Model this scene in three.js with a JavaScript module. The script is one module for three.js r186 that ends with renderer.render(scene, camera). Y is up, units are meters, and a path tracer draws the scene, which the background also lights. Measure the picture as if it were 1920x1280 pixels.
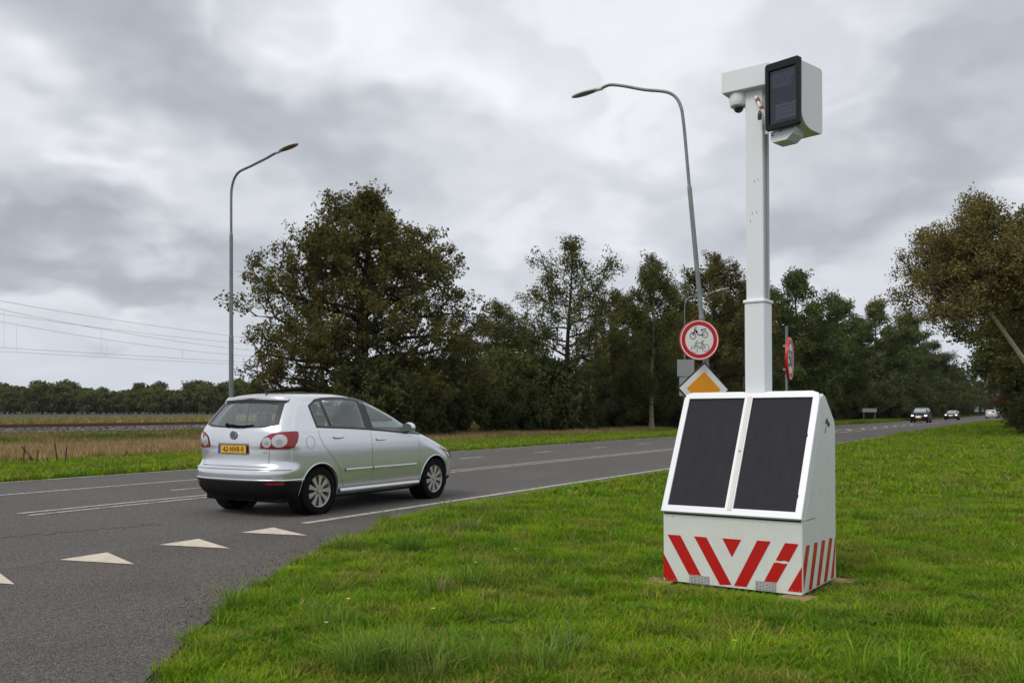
import * as THREE from 'three';
import { mergeGeometries, mergeVertices, toCreasedNormals } from 'three/addons/utils/BufferGeometryUtils.js';
import { RoundedBoxGeometry } from 'three/addons/geometries/RoundedBoxGeometry.js';
import { TessellateModifier } from 'three/addons/modifiers/TessellateModifier.js';
import { TextGeometry } from 'three/addons/geometries/TextGeometry.js';
import { FontLoader } from 'three/addons/loaders/FontLoader.js';
import { Brush, Evaluator, SUBTRACTION } from 'three-bvh-csg';
import { createNoise2D, createNoise3D } from 'simplex-noise';

// ------------------------------------------------------------------ camera, sky, sun, exposure
const FOCAL = 1700, EYE = 1.385, HORIZON = 769;            // in pixels of a 1920 x 1280 picture; metres
const scene = new THREE.Scene();
const camera = new THREE.PerspectiveCamera(2 * Math.atan(640 / FOCAL) * 180 / Math.PI, 1.5, 0.1, 3000);
camera.position.set(0, EYE, 0);
camera.setViewOffset(1920, 1280, 0, 640 - HORIZON, 1920, 1280);   // level camera, lens shifted up
camera.focus = 8; camera.userData.fStop = 5.6;
scene.add(camera);

function rng(seed) { let a = seed >>> 0; return () => { a = (a + 0x6D2B79F5) >>> 0; let t = a; t = Math.imul(t ^ (t >>> 15), t | 1); t ^= t + Math.imul(t ^ (t >>> 7), t | 61); return ((t ^ (t >>> 14)) >>> 0) / 4294967296; }; }
const n2 = createNoise2D(rng(11)), n3 = createNoise3D(rng(12));
const clamp = (x, a, b) => Math.min(b, Math.max(a, x)), lerp = (a, b, t) => a + (b - a) * t, smooth = (a, b, x) => { const t = clamp((x - a) / (b - a), 0, 1); return t * t * (3 - 2 * t); };
function fbm2(x, y, o = 4) { let s = 0, a = .5; for (let i = 0; i < o; i++) { s += a * n2(x, y); x = x * 2.03 + 7.1; y = y * 2.03 - 3.7; a *= .5; } return s; }
function fbm3(x, y, z, o = 4) { let s = 0, a = .5; for (let i = 0; i < o; i++) { s += a * n3(x, y, z); x = x * 2.03 + 7.1; y = y * 2.03 - 3.7; z = z * 2.03 + 1.3; a *= .5; } return s; }

const SUN = new THREE.Vector3(-0.5, 0.74, 0.42).normalize();
function makeSky() {
  const W = 4096, H = 2048, data = new Float32Array(W * H * 4);
  // broad light and dark cloud banks: azimuth and elevation of the middle, half widths, tilt (degrees), brightness
  const banks = [
    [-23, 21, 12, 3.6, -22, -.26], [-14.5, 18.5, 6, 2.2, -20, -.12], [-26, 8.6, 11, 2.4, -2, -.31], [-20, 7.2, 8, 1.5, 0, -.10],
    [24, 14.5, 7, 4.2, 20, -.24], [29, 22, 8, 4, 10, -.20], [20, 10, 6, 2.2, 25, -.09], [15, 9.6, 5, 1.1, 0, -.07], [9, 15, 5, 3, 20, -.05], [0, 11, 7, 2, 12, -.05],
    [-6.5, 22, 6.5, 4.5, -35, .24], [-23, 13.8, 9, 2, -14, .15], [0, 12.6, 4.5, 1.6, -12, .10], [8.6, 11, 4, 1.4, -12, .19], [20, 6.8, 7, 2.2, 10, .12], [4, 19, 7, 3, 10, .06], [-29, 17.5, 5, 1.4, -35, .12], [-32, 24, 6, 4, 0, -.14], [27, 18, 4, 1.3, 20, .05]];
  const tint = new THREE.Color();
  for (let j = 0; j < H; j++) {
    const el = (0.5 - (j + .5) / H) * Math.PI;                 // row 0 at the top
    for (let i = 0; i < W; i++) {
      const k = ((H - 1 - j) * W + i) * 4;
      if (el < -0.03) { data[k] = .10; data[k + 1] = .12; data[k + 2] = .06; data[k + 3] = 1; continue; }
      const th = ((i + .5) / W - .5) * 2 * Math.PI;            // direction (cos th, sin th) in x, z
      const dx = Math.cos(th) * Math.cos(el), dz = Math.sin(th) * Math.cos(el), dy = Math.max(Math.sin(el), 0);
      const az = Math.atan2(dx, -dz) * 180 / Math.PI, e = el * 180 / Math.PI;
      const q = 1.5 / (dy + .34), px = dx * q, pz = dz * q;
      const wx = fbm3(px * 1.5, pz * 1.5, 3.1, 4), wy = fbm3(px * 1.5 + 9, pz * 1.5, 5.3, 4);
      const c1 = fbm3(px * 1.05 + wx * .35, pz * 1.05 + wy * .35, .5, 4), c2 = fbm3(px * 2.6 + wx * .5, pz * 2.6 + wy * .5, 2.2, 5);
      let bil = 0, am = .5, fr = 2.6; for (let o = 0; o < 4; o++) { bil += am * (1 - 2 * Math.abs(n3(px * fr + wx * .6, pz * fr + wy * .6, 7.7 + o))); am *= .5; fr *= 2.05; }
      let b = .66 + .10 * c1 + .045 * c2 - .022 * bil + .07 * smooth(.12, .42, c1);
      const a2 = az + wx * 9, e2 = e + wy * 5 + c2 * 1.5;
      for (const [ca, ce, sa, se, tl, am] of banks) {
        let da = a2 - ca, de = e2 - ce; if (da > 60 || da < -60 || de > 25 || de < -25) continue;
        const t = tl * Math.PI / 180, u = (da * Math.cos(t) + de * Math.sin(t)) / sa, v = (-da * Math.sin(t) + de * Math.cos(t)) / se;
        const r = u * u + v * v; if (r < 6) b += am * .78 * Math.exp(-r * .8);
      }
      b += .07 * Math.min(Math.max(e - 22, 0) / 60, 1);          // an overcast sky is a little brighter overhead
      const hz = Math.exp(-Math.max(e, 0) / 4.5);                // pale, even air low down
      b = lerp(b, .63, hz * .7);
      b = clamp(b, .35, .97);
      const cool = (1 - smooth(.4, .85, b)) * .05 + hz * .03;
      data[k] = b * (.985 - cool); data[k + 1] = b * 1.0; data[k + 2] = b * (1.05 + cool); data[k + 3] = 1;
    }
  }
  const t = new THREE.DataTexture(data, W, H, THREE.RGBAFormat, THREE.FloatType);
  t.mapping = THREE.EquirectangularReflectionMapping; t.magFilter = THREE.LinearFilter; t.minFilter = THREE.LinearFilter; t.colorSpace = THREE.LinearSRGBColorSpace; t.needsUpdate = true;
  return t;
}
const sky = makeSky();
scene.background = sky; scene.environment = sky;
const sun = new THREE.DirectionalLight(0xfff6ea, 1.4);
sun.position.copy(SUN).multiplyScalar(120); sun.castShadow = true; sun.shadow.radius = 45;
sun.shadow.mapSize.set(2048, 2048);
Object.assign(sun.shadow.camera, { left: -80, right: 80, top: 80, bottom: -80, near: 1, far: 300 });
scene.add(sun, sun.target);
const renderer = new THREE.WebGLRenderer({ antialias: true });
renderer.setSize(1024, 682); renderer.toneMapping = THREE.LinearToneMapping; renderer.toneMappingExposure = 1.1; renderer.shadowMap.enabled = true;

// ------------------------------------------------------------------ helpers
const V = (x, y, z) => new THREE.Vector3(x, y, z);
const ROAD = Math.atan(1025 / FOCAL), RS = Math.sin(ROAD), RC = Math.cos(ROAD);
const road = (u, v, y = 0) => V(u * RS + v * RC, y, -(u * RC - v * RS));        // u along the road away from here, v to its right
const uvOf = (x, z) => [x * RS - z * RC, x * RC + z * RS];
const onGround = (px, py) => { const Z = FOCAL * EYE / (py - HORIZON); return V((px - 960) / FOCAL * Z, 0, -Z); };   // a place on the ground
const names = {};
function numbered(n) { const k = names[n] = (names[n] ?? -1) + 1; return k ? `${n}_${String(k).padStart(3, '0')}` : n; }
function tag(o, label, category, group, kind) { if (label) o.userData.label = label; if (category) o.userData.category = category; if (group) o.userData.group = group; if (kind) o.userData.kind = kind; return o; }
function shade(o) { o.traverse((c) => { if (c.isMesh) { c.castShadow = true; c.receiveShadow = true; } }); return o; }
function thing(name, label, category, pos, turn = 0, group) { const g = new THREE.Group(); g.name = numbered(name); if (pos) g.position.copy(pos); g.rotation.y = turn; scene.add(g); return tag(g, label, category, group); }
function part(name, geo, mat, parent) { const m = new THREE.Mesh(Array.isArray(geo) ? merge(geo) : geo, mat); m.name = name; parent.add(m); return shade(m); }
function merge(list) {
  const l = list.map((g) => { let c = g.index ? g.toNonIndexed() : g.clone(); for (const k of Object.keys(c.attributes)) if (!['position', 'normal', 'uv'].includes(k)) c.deleteAttribute(k); if (!c.attributes.uv) c.setAttribute('uv', new THREE.BufferAttribute(new Float32Array(c.attributes.position.count * 2), 2)); if (!c.attributes.normal) c.computeVertexNormals(); return c; });
  return mergeGeometries(l);
}
const box = (x0, x1, y0, y1, z0, z1) => new THREE.BoxGeometry(x1 - x0, y1 - y0, z1 - z0).translate((x0 + x1) / 2, (y0 + y1) / 2, (z0 + z1) / 2);
const rbox = (x0, x1, y0, y1, z0, z1, r = .01, s = 3) => new RoundedBoxGeometry(x1 - x0, y1 - y0, z1 - z0, s, r).translate((x0 + x1) / 2, (y0 + y1) / 2, (z0 + z1) / 2);
function tube(pts, r, seg = 8, n = 0) { const c = new THREE.CatmullRomCurve3(pts, false, 'centripetal'); return new THREE.TubeGeometry(c, n || pts.length * 4, r, seg, false); }
function rod(a, b, ra, rb = ra, seg = 10) { const d = b.clone().sub(a), g = new THREE.CylinderGeometry(rb, ra, d.length(), seg); g.translate(0, d.length() / 2, 0); g.applyQuaternion(new THREE.Quaternion().setFromUnitVectors(V(0, 1, 0), d.clone().normalize())); return g.translate(a.x, a.y, a.z); }
function shapeOf(pts, holes = []) { const s = new THREE.Shape(pts.map((p) => new THREE.Vector2(p[0], p[1]))); for (const h of holes) s.holes.push(new THREE.Path(h.map((p) => new THREE.Vector2(p[0], p[1])))); return s; }
const std = (r, g, b, rough = .8, metal = 0, extra = {}) => { const m = new THREE.MeshStandardMaterial({ roughness: rough, metalness: metal, side: THREE.DoubleSide, ...extra }); m.color.setRGB(r, g, b); return m; };
const phy = (r, g, b, rough = .5, extra = {}) => { const m = new THREE.MeshPhysicalMaterial({ roughness: rough, side: THREE.DoubleSide, ...extra }); m.color.setRGB(r, g, b); return m; };
// a noise texture: f(x, y in 0..1) -> [r, g, b] in sRGB 0..255, tiling not assumed unless f tiles
function tex(n, f, srgb = true) { const d = new Uint8Array(n * n * 4); for (let j = 0; j < n; j++) for (let i = 0; i < n; i++) { const c = f(i / n, j / n), k = (j * n + i) * 4; d[k] = c[0]; d[k + 1] = c[1]; d[k + 2] = c[2]; d[k + 3] = 255; } const t = new THREE.DataTexture(d, n, n, THREE.RGBAFormat); t.wrapS = t.wrapT = THREE.RepeatWrapping; t.magFilter = THREE.LinearFilter; t.minFilter = THREE.LinearMipmapLinearFilter; t.generateMipmaps = true; if (srgb) t.colorSpace = THREE.SRGBColorSpace; t.needsUpdate = true; return t; }
// tiling noise on the unit square
const tile = (x, y, f, s = 0) => { const a = x * 2 * Math.PI, b = y * 2 * Math.PI, k = f / 6.2832; return .5 * (n3(Math.cos(a) * k + s, Math.sin(a) * k, Math.cos(b) * k) + n3(Math.sin(b) * k + s, Math.cos(a) * k + 5, Math.sin(a) * k + Math.sin(b) * k)); };
// ------------------------------------------------------------------ ground, road, markings
const dirtR = rng(5);
const asphaltTex = (() => { const r = rng(77), N = 1024, g = new Float32Array(N * N); for (let i = 0; i < N * N; i++) g[i] = r(); return tex(N, (x, y) => {
  const i = (x * N) | 0, j = (y * N) | 0, a = g[j * N + i], b = g[((j >> 1) * N + (i >> 1)) % (N * N)], c = g[(((j + 3) >> 2) * N + ((i + 5) >> 2) + 7777) % (N * N)];
  const d = g[(((j + 1) >> 3) * N + ((i + 2) >> 3) + 4242) % (N * N)]; let v = 146 + (a - .5) * 40 + (b - .5) * 60 + (c - .5) * 90 + (d - .5) * 80; if (c > .985) v += 75; if (d > .985) v += 70; if (c < .04) v -= 55; if (d < .03) v -= 45;
  const w = (g[(((j) >> 2) * N + ((i) >> 2) + 123) % (N * N)] - .5) * 22; return [clamp(v + w, 20, 255), clamp(v, 20, 255), clamp(v - w * .8, 20, 255)]; }); })();
function asphaltMat(r, g, b) { const m = std(r, g, b, .88, 0, { map: asphaltTex, bumpMap: asphaltTex, bumpScale: .004, vertexColors: true }); return m; }
function sheet(pts, y, cell, colour, tileSize = 1.3) {         // a flat outline cut into cells, world x/z, vertex colours from colour(x, z)
  let g = new THREE.ShapeGeometry(shapeOf(pts.map((p) => [p.x, -p.z])));
  g = g.toNonIndexed(); if (cell) g = new TessellateModifier(cell, 9).modify(g);
  g.rotateX(-Math.PI / 2); g.translate(0, y, 0); g.computeVertexNormals();
  const p = g.attributes.position, uv = new Float32Array(p.count * 2), c = new Float32Array(p.count * 3);
  for (let i = 0; i < p.count; i++) { const x = p.getX(i), z = p.getZ(i); uv[2 * i] = x / tileSize; uv[2 * i + 1] = z / tileSize; const k = colour ? colour(x, z) : [1, 1, 1]; c.set(k, 3 * i); }
  g.setAttribute('uv', new THREE.BufferAttribute(uv, 2)); g.setAttribute('color', new THREE.BufferAttribute(c, 3)); return g;
}
// soil and thatch under the grass
const soilTex = (() => { const r = rng(9); return tex(512, (x, y) => { const a = tile(x, y, 14), b = tile(x, y, 50, 4), v = 150 + a * 45 + b * 40 + (r() - .5) * 70; return [v, v * (.98 + b * .06), v * .82]; }); })();
const groundMat = std(.062, .075, .022, 1, 0, { map: soilTex, bumpMap: soilTex, bumpScale: .02, vertexColors: true });
{
  const L = 1500, g = sheet([V(-L, 0, 60), V(L, 0, 60), V(L, 0, -L), V(-L, 0, -L)], 0, 0, null, 2.3);
  tag(part('ground', g, groundMat, scene), 'green grassy ground reaching back to the woods', 'ground', null, 'structure');
}
const vR = -7.55, vL = -17.42;                                  // edges of the asphalt
const grassEdge = [[1240, 890.6], [1100, 909], [950, 933], [860, 949], [780, 965], [700, 995], [648, 1015], [600, 1032], [547, 1057], [512, 1078], [483, 1100], [437, 1128], [400, 1157], [333, 1220], [277, 1273], [200, 1350], [60, 1490]].map(([x, y]) => onGround(x, y));
const edgeCurve = new THREE.CatmullRomCurve3(grassEdge, false, 'centripetal').getPoints(90);
const edgeUV = edgeCurve.map((p) => uvOf(p.x, p.z));
function onAsphalt(x, z) {                                      // road or side road
  const [u, v] = uvOf(x, z);
  if (v > vL && v < vR + .06 * n2(u * .7, 3)) return true;
  return v >= vR - .2 && sideRoad(x, z);
}
const sidePoly = [];
function sideRoad(x, z) { let c = false; for (let i = 0, j = sidePoly.length - 1; i < sidePoly.length; j = i++) { const a = sidePoly[i], b = sidePoly[j]; if ((a.z > z) !== (b.z > z) && x < (b.x - a.x) * (z - a.z) / (b.z - a.z) + a.x) c = !c; } return c; }
{
  const roadGroup = thing('road', 'grey asphalt main road with white lines', null, null); roadGroup.userData.kind = 'structure';
  const patch = (x, z) => { const [u, v] = uvOf(x, z), w = fbm2(x * .35, z * .35, 4), track = Math.sin((v + 9.7) * 3.4), s = 1 + .20 * w + .12 * fbm2(u * .04, v * 1.6, 3) + .05 * track; return [s * 1.0, s * .985, s * .965]; };
  const rs = sheet([road(-45, vL), road(-45, -7.87), road(9.0, -7.87), road(9.0, vR), road(340, vR), road(340, vL)], .004, .9, patch);
  part('asphalt', rs, asphaltMat(.31, .293, .272), roadGroup);
  sidePoly.push(...edgeCurve.filter((p) => uvOf(p.x, p.z)[0] < 10.4), V(-3.3, 0, 4), V(-13, 0, 4), road(-3, -6.2), road(-5, -7.0), road(-8.5, -7.87), road(10.2, -7.87));
  const patch2 = (x, z) => { const w = fbm2(x * .5 + 7, z * .5, 4), s = 1 + .22 * w + .10 * fbm2(x * 2, z * 2, 3); return [s * 1.0, s * .97, s * .945]; };
  const sideGroup = thing('side_road', 'brownish grey asphalt of the side road joining the main road', null, null); sideGroup.userData.kind = 'structure';
  part('asphalt', sheet(sidePoly, .007, .45, patch2), asphaltMat(.28, .254, .232), sideGroup);
  // paint
  const wear = (() => { const r = rng(21); return tex(256, (x, y) => { const a = tile(x, y, 9) + .5 * tile(x, y, 40, 3), d = r(); let v = 205 + a * 28 + (d - .5) * 40; if (a < -.42 || d < .05) v = 120 + d * 30; return [v, v * .985, v * .95]; }); })();
  const paint = std(.72, .70, .66, .75, 0, { map: wear }), paintCream = std(.74, .68, .59, .8, 0, { map: tex(256, (x, y) => { const a = tile(x, y, 7) + .5 * tile(x, y, 33, 3), v = 226 + a * 16; return [v, v * .985, v * .96]; }) });
  const rr = rng(31);
  function strip(name, u0, u1, v, w, mat = paint, rough = .012) {                 // a painted line with slightly ragged edges
    const n = clamp(Math.round((u1 - u0) / .5), 4, 260), a = [], b = [];
    for (let i = 0; i <= n; i++) { const u = lerp(u0, u1, i / n); a.push([u, v - w / 2 + (rr() - .5) * rough]); b.push([u, v + w / 2 + (rr() - .5) * rough]); }
    const P = [], U = [], I = []; for (let i = 0; i <= n; i++) for (const q of [a[i], b[i]]) { const p = road(q[0], q[1], .0105); P.push(p.x, p.y, p.z); U.push(q[0] / .8, q[1] / .8); }
    for (let i = 0; i < n; i++) I.push(2 * i, 2 * i + 2, 2 * i + 1, 2 * i + 1, 2 * i + 2, 2 * i + 3);
    const g = new THREE.BufferGeometry(); g.setAttribute('position', new THREE.Float32BufferAttribute(P, 3)); g.setAttribute('uv', new THREE.Float32BufferAttribute(U, 2)); g.setIndex(I); g.computeVertexNormals();
    return part(name, g, mat, roadGroup);
  }
  strip('edge_line', 8.15, 330, -7.88, .12); strip('edge_line', -40, 330, -17.22, .13);
  strip('lane_line', -40, 15.2, -14.7, .11); strip('centre_line', 6.95, 52, -11.88, .1); strip('centre_line', 6.9, 52, -11.56, .1);
  strip('lane_dash', 10.3, 12.6, -13.06, .1);
  for (let k = 0; k < 5; k++) strip('lane_dash', 17.1 + k * 4.25, 18.25 + k * 4.25, -14.58, .15);
  for (let k = 0; k < 12; k++) strip('centre_dash', 53 + k * 5, 56.4 + k * 5, -11.5, .2);
  for (let k = 0; k < 9; k++) { // slanted blocks of the painted island beyond
    const a = 54 + k * 5, g = sheet([road(a, -12.0), road(a + 1.2, -12.0), road(a + 4.6, -13.1 + k * .07), road(a + 3.4, -13.1 + k * .07)], .0105, 0, null, .8); g.deleteAttribute('color'); part('hatch_block', g, paint, roadGroup);
  }
  strip('lane_line', 53, 110, -13.2, .12);
  for (let k = -1; k < 4; k++) { const u = 3.9 + k * 1.085, g = sheet([road(u, -7.87), road(u + .5, -7.88), road(u + .2, -7.06)].reverse(), .0125, .14, null, .8); g.deleteAttribute('color'); const p = g.attributes.position, q = rng(60 + k); part('give_way_triangle', g, paintCream, sideGroup); }
  // crack with a little moss in it
  const crackMat = std(.06, .062, .045, 1);
  const cp = []; for (let i = 0; i <= 60; i++) { const t = i / 60, p = onGround(lerp(0, 300, t), lerp(1009, 984, t) + 3 * n2(i * .35, 1)); cp.push(V(p.x, .0055, p.z)); }
  part('crack', tube(cp, .003, 4, 160), crackMat, roadGroup);
}
// strips of land beyond the road, each its own sheet
const bandMat = (r, g, b) => std(r, g, b, 1, 0, { map: soilTex, vertexColors: true });
function band(name, label, v0, v1, u0, u1, y, mat, cell = 6) { const g = sheet([road(u0, v0), road(u0, v1), road(u1, v1), road(u1, v0)], y, cell, (x, z) => { const s = 1 + .35 * fbm2(x * .08, z * .08, 4); return [s, s, s]; }, 3); return tag(part(name, g, mat, scene), label, name.replace(/_/g, ' '), null, 'structure'); }
band('dry_verge', 'strip of straw coloured dry grass beyond the road', -30.5, -23.2, -40, 60, .005, bandMat(.30, .20, .085));
band('stubble_field', 'brown stubble field in front of the distant wood', -330, -128, -90, 230, .008, bandMat(.17, .105, .045), 14);
band('meadow', 'pale yellow green meadow behind the railway', -128, -71, -70, 190, .006, bandMat(.22, .20, .075), 9);
// ------------------------------------------------------------------ grass
function bladeTuft(seed, n, spread, h, w, droop) {
  const r = rng(seed), P = [], C = [], I = [];
  for (let i = 0; i < n; i++) {
    const a = r() * 6.283, d = Math.sqrt(r()) * spread, x = Math.cos(a) * d, z = Math.sin(a) * d, la = a + (r() - .5) * 2.2, L = h * (.45 + .75 * r()), ln = L * droop * (.3 + r()), ww = w * (.7 + .6 * r()), fx = -Math.sin(la), fz = Math.cos(la), tone = .72 + .5 * r(), yel = r() < .14 ? 1 : 0;
    const k = P.length / 3, mid = [x + Math.cos(la) * ln * .35, L * .6, z + Math.sin(la) * ln * .35], tip = [x + Math.cos(la) * ln, L * (1 - .25 * droop * r()), z + Math.sin(la) * ln];
    P.push(x - fx * ww / 2, -.01, z - fz * ww / 2, x + fx * ww / 2, -.01, z + fz * ww / 2, mid[0] - fx * ww * .42, mid[1], mid[2] - fz * ww * .42, mid[0] + fx * ww * .42, mid[1], mid[2] + fz * ww * .42, ...tip);
    for (let q = 0; q < 5; q++) C.push(tone * (1 + .7 * yel), tone * (1 + .05 * yel), tone * (1 + .6 * yel));
    I.push(k, k + 1, k + 2, k + 1, k + 3, k + 2, k + 2, k + 3, k + 4);
  }
  const g = new THREE.BufferGeometry(); g.setAttribute('position', new THREE.Float32BufferAttribute(P, 3)); g.setAttribute('color', new THREE.Float32BufferAttribute(C, 3)); g.setIndex(I); g.computeVertexNormals(); return g;
}
function rosette(seed, n, len, wid) {                            // dandelion or plantain leaves flat on the ground
  const r = rng(seed), P = [], I = [];
  for (let i = 0; i < n; i++) {
    const a = i / n * 6.283 + r() * .6, L = len * (.6 + .6 * r()), lift = .25 + .6 * r(), c = Math.cos(a), s = Math.sin(a), st = [[0, 0, .12], [.35, .35, .6], [.7, .5, 1], [1, .38, .1]], k = P.length / 3;
    for (const [t, yy, ww] of st) { const x = c * L * t, z = s * L * t, y = .01 + yy * L * lift, w = wid * ww / 2; P.push(x - s * w, y + w * .3, z + c * w, x, y, z, x + s * w, y + w * .3, z - c * w); }
    for (let q = 0; q < 3; q++) { const b = k + q * 3; I.push(b, b + 1, b + 3, b + 1, b + 4, b + 3, b + 1, b + 2, b + 4, b + 2, b + 5, b + 4); }
  }
  const g = new THREE.BufferGeometry(); g.setAttribute('position', new THREE.Float32BufferAttribute(P, 3)); g.setIndex(I); g.computeVertexNormals(); return g;
}
const bladeMat = phy(1, 1, 1, 1, { vertexColors: true, transmission: .3, thickness: 0, specularIntensity: .12 });
const weedMat = phy(1, 1, 1, .9, { transmission: .2, thickness: 0, specularIntensity: .2 });
const M4 = new THREE.Matrix4(), Q4 = new THREE.Quaternion(), E4 = new THREE.Euler();
function scatter(name, label, category, geos, mat, list) {       // list: [x, z, scale, heightScale, [r,g,b]]; one object per geometry variant
  const buckets = geos.map(() => []); list.forEach((e, i) => buckets[i % geos.length].push(e));
  const r = rng(list.length + 3), top = new THREE.Group(); top.name = numbered(name); tag(top, label, category, null, 'stuff'); scene.add(top);
  geos.forEach((g, b) => {
    const L = buckets[b]; if (!L.length) return; const m = new THREE.InstancedMesh(g, mat, L.length), col = new THREE.Color();
    L.forEach((e, i) => { E4.set((r() - .5) * .25, r() * 6.283, (r() - .5) * .25); Q4.setFromEuler(E4); M4.compose(V(e[0], e[5] ?? 0, e[1]), Q4, V(e[2], e[3], e[2])); m.setMatrixAt(i, M4); col.setRGB(...e[4]); m.setColorAt(i, col); });
    m.name = 'tuft'; m.userData.kind = 'stuff'; top.add(shade(m));
  });
  return top;
}
const turfTone = (x, z, r) => {
  const p = fbm2(x * .55, z * .55, 4), q = fbm2(x * 1.9 + 30, z * 1.9, 3), d = smooth(.10, .40, fbm2(x * .8 - 40, z * .8 + 9, 4)), j = .8 + .4 * r();
  let c = [lerp(.14, .21, .5 + p), lerp(.275, .355, .5 + p), lerp(.010, .017, .5 + q)];
  if (q < -.12) c = [c[0] * .72, c[1] * .82, c[2] * 1.05];
  c = [lerp(c[0], .235, d * .45), lerp(c[1], .22, d * .45), lerp(c[2], .05, d * .45)];
  if (r() < .07) c = [.30, .25, .10];
  return c.map((k) => k * j);
};
const inView = (x, z, m = 1.2) => { const Z = -z; return Z > 3.2 && Math.abs(x) < Z * .575 + m; };
{
  const tufts = [0, 1, 2, 3, 4].map((i) => bladeTuft(100 + i, 18, .045, .085, .0048, .75));
  const farTufts = [0, 1, 2].map((i) => bladeTuft(120 + i, 16, .07, .10, .011, .6));
  const near = [], far = [], rose = [], tall = [], R = rng(200);
  const Bx = 2.122, Bz = -6.61, by = .622;
  const underBox = (x, z) => { const dx = x - Bx, dz = z - Bz, a = dx * Math.cos(by) + dz * Math.sin(by), b = dx * Math.sin(by) - dz * Math.cos(by); return a > -1.1 && a < 0 && b > .02 && b < .82; };
  const boxGap = (x, z) => { const dx = x - Bx, dz = z - Bz, a = dx * Math.cos(by) + dz * Math.sin(by), b = dx * Math.sin(by) - dz * Math.cos(by); return Math.hypot(Math.max(0, a, -1.12 - a), Math.max(0, -b, b - .84)); };
  const onBoard = (x, z) => { const dx = x - Bx, dz = z - Bz, a = dx * Math.cos(by) + dz * Math.sin(by), b = dx * Math.sin(by) - dz * Math.cos(by); return [[-1.13, .0], [-.03, -.01], [.05, .83]].some(([p, q]) => Math.abs(a - p) < .11 && Math.abs(b - q) < .11); };
  const edgeV = (x, z) => { const k = .08 * n2(x * 2.3, z * 2.3) + .07 * n2(x * 7 + 5, z * 7), [, v] = uvOf(x, z), far = v < vR + .5 && -z > 11 ? .25 : 1; return onAsphalt(x - (.07 + k) * far + (R() - .5) * .10, z + k * .4 * far + (R() - .5) * .10); };
  function fill(x0, x1, z0, z1, per, out, sc) {
    const N = Math.round((x1 - x0) * (z1 - z0) * per);
    for (let i = 0; i < N; i++) {
      const x = lerp(x0, x1, R()), z = -lerp(z0, z1, R()); if (!inView(x, z)) continue; const [u, v] = uvOf(x, z); if (v < vR - .1 && u > 9) continue; if (edgeV(x, z) || underBox(x, z) || onBoard(x, z)) continue;
      const hgt = .58 + .45 * fbm2(x * 1.1 + 5, z * 1.1, 3) + .35 * R(); out.push([x, z, sc * (.8 + .5 * R()), sc * Math.max(.35, hgt) * lerp(.32, 1, smooth(.0, .5, boxGap(x, z))) * lerp(.4, 1, smooth(0, .7, v - vR)), turfTone(x, z, R)]);
    }
  }
  fill(-3, 3.6, 3.6, 6, 900, near, 1); fill(-2.6, 5.5, 6, 9, 640, near, 1.12); fill(-2.5, 8.2, 9, 14, 330, near, 1.4);
  fill(0, 14, 14, 24, 95, far, 1.5); fill(3, 28, 24, 45, 34, far, 2.1); fill(15, 66, 45, 110, 12, far, 3.2);
  { // grit, crumbs of tarmac and dead bits along the edge of the side road
    const gm = new THREE.InstancedMesh(new THREE.DodecahedronGeometry(.006, 0), std(1, 1, 1, 1), 1500), cc = new THREE.Color(); let n = 0;
    for (let t = 0; t < 9000 && n < 1500; t++) { const e = edgeCurve[(R() * (edgeCurve.length - 22)) | 0], d = Math.pow(R(), 1.8) * .5, x = e.x - d * (.6 + .5 * R()) + (R() - .5) * .1 + .05, z = e.z + (R() - .5) * .5; if (uvOf(x, z)[0] > 10 && uvOf(x, z)[1] < vR - .2) continue; M4.compose(V(x, .011, z), Q4.setFromEuler(E4.set(R() * 6, R() * 6, R() * 6)), V(1, .6, 1 + R()).multiplyScalar(.4 + 1.1 * R() * R())); gm.setMatrixAt(n, M4); const k = .05 + .25 * R() * R(); gm.setColorAt(n++, R() < .35 ? cc.setRGB(.17, .12, .06) : cc.setRGB(k, k * .96, k * .9)); }
    gm.count = n; gm.name = 'roadside_grit'; tag(gm, 'grit and crumbs scattered along the grass edge of the side road', 'grit', null, 'stuff'); scene.add(shade(gm));
  }
  // clumps of longer grass
  for (let c = 0; c < 60; c++) { const x = lerp(-2.4, 6, R()), z = -lerp(4.3, 13, R()); if (edgeV(x, z) || boxGap(x, z) < .45 || !inView(x, z)) continue; const n = 3 + R() * 6; for (let k = 0; k < n; k++) { const c0 = turfTone(x, z, R); tall.push([x + (R() - .5) * .16, z + (R() - .5) * .16, 1, .8 + R() * .6, [c0[0] * 1.0, c0[1] * 1.05, c0[2] * 1.6]]); } }
  for (const [px, py, n, s] of [[705, 1268, 50, .95], [790, 1250, 16, .8], [880, 1252, 14, .8], [1010, 1262, 14, .85], [620, 1180, 12, .8], [760, 1040, 14, .9], [1322, 1096, 5, .5], [1372, 1100, 5, .5], [1228, 1096, 6, .5]]) { const p = onGround(px, py); for (let k = 0; k < n; k++) { const j = .8 + .4 * R(); tall.push([p.x + (R() - .5) * .34 * s, p.z + (R() - .5) * .26 * s, s, s * (.9 + R() * .7), [.17 * j, .30 * j, .04 * j]]); } }
  for (let c = 0; c < 700; c++) { const x = lerp(-2.4, 7.5, R()), z = -lerp(4.2, 15, R()); if (edgeV(x, z) || underBox(x, z) || boxGap(x, z) < .1) continue; const cl = fbm2(x * .7 + 60, z * .7, 3); if (cl < .02 && R() < .75) continue; const j = .8 + .4 * R(); rose.push([x, z, .7 + R() * .9, .8 + R() * .8, [.085 * j, .175 * j, .022 * j]]); }
  scatter('lawn_grass', 'short green grass of the near roadside verge', 'grass', tufts, bladeMat, near);
  scatter('far_lawn_grass', 'short green grass of the verge running back beside the road', 'grass', farTufts, bladeMat, far);
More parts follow.
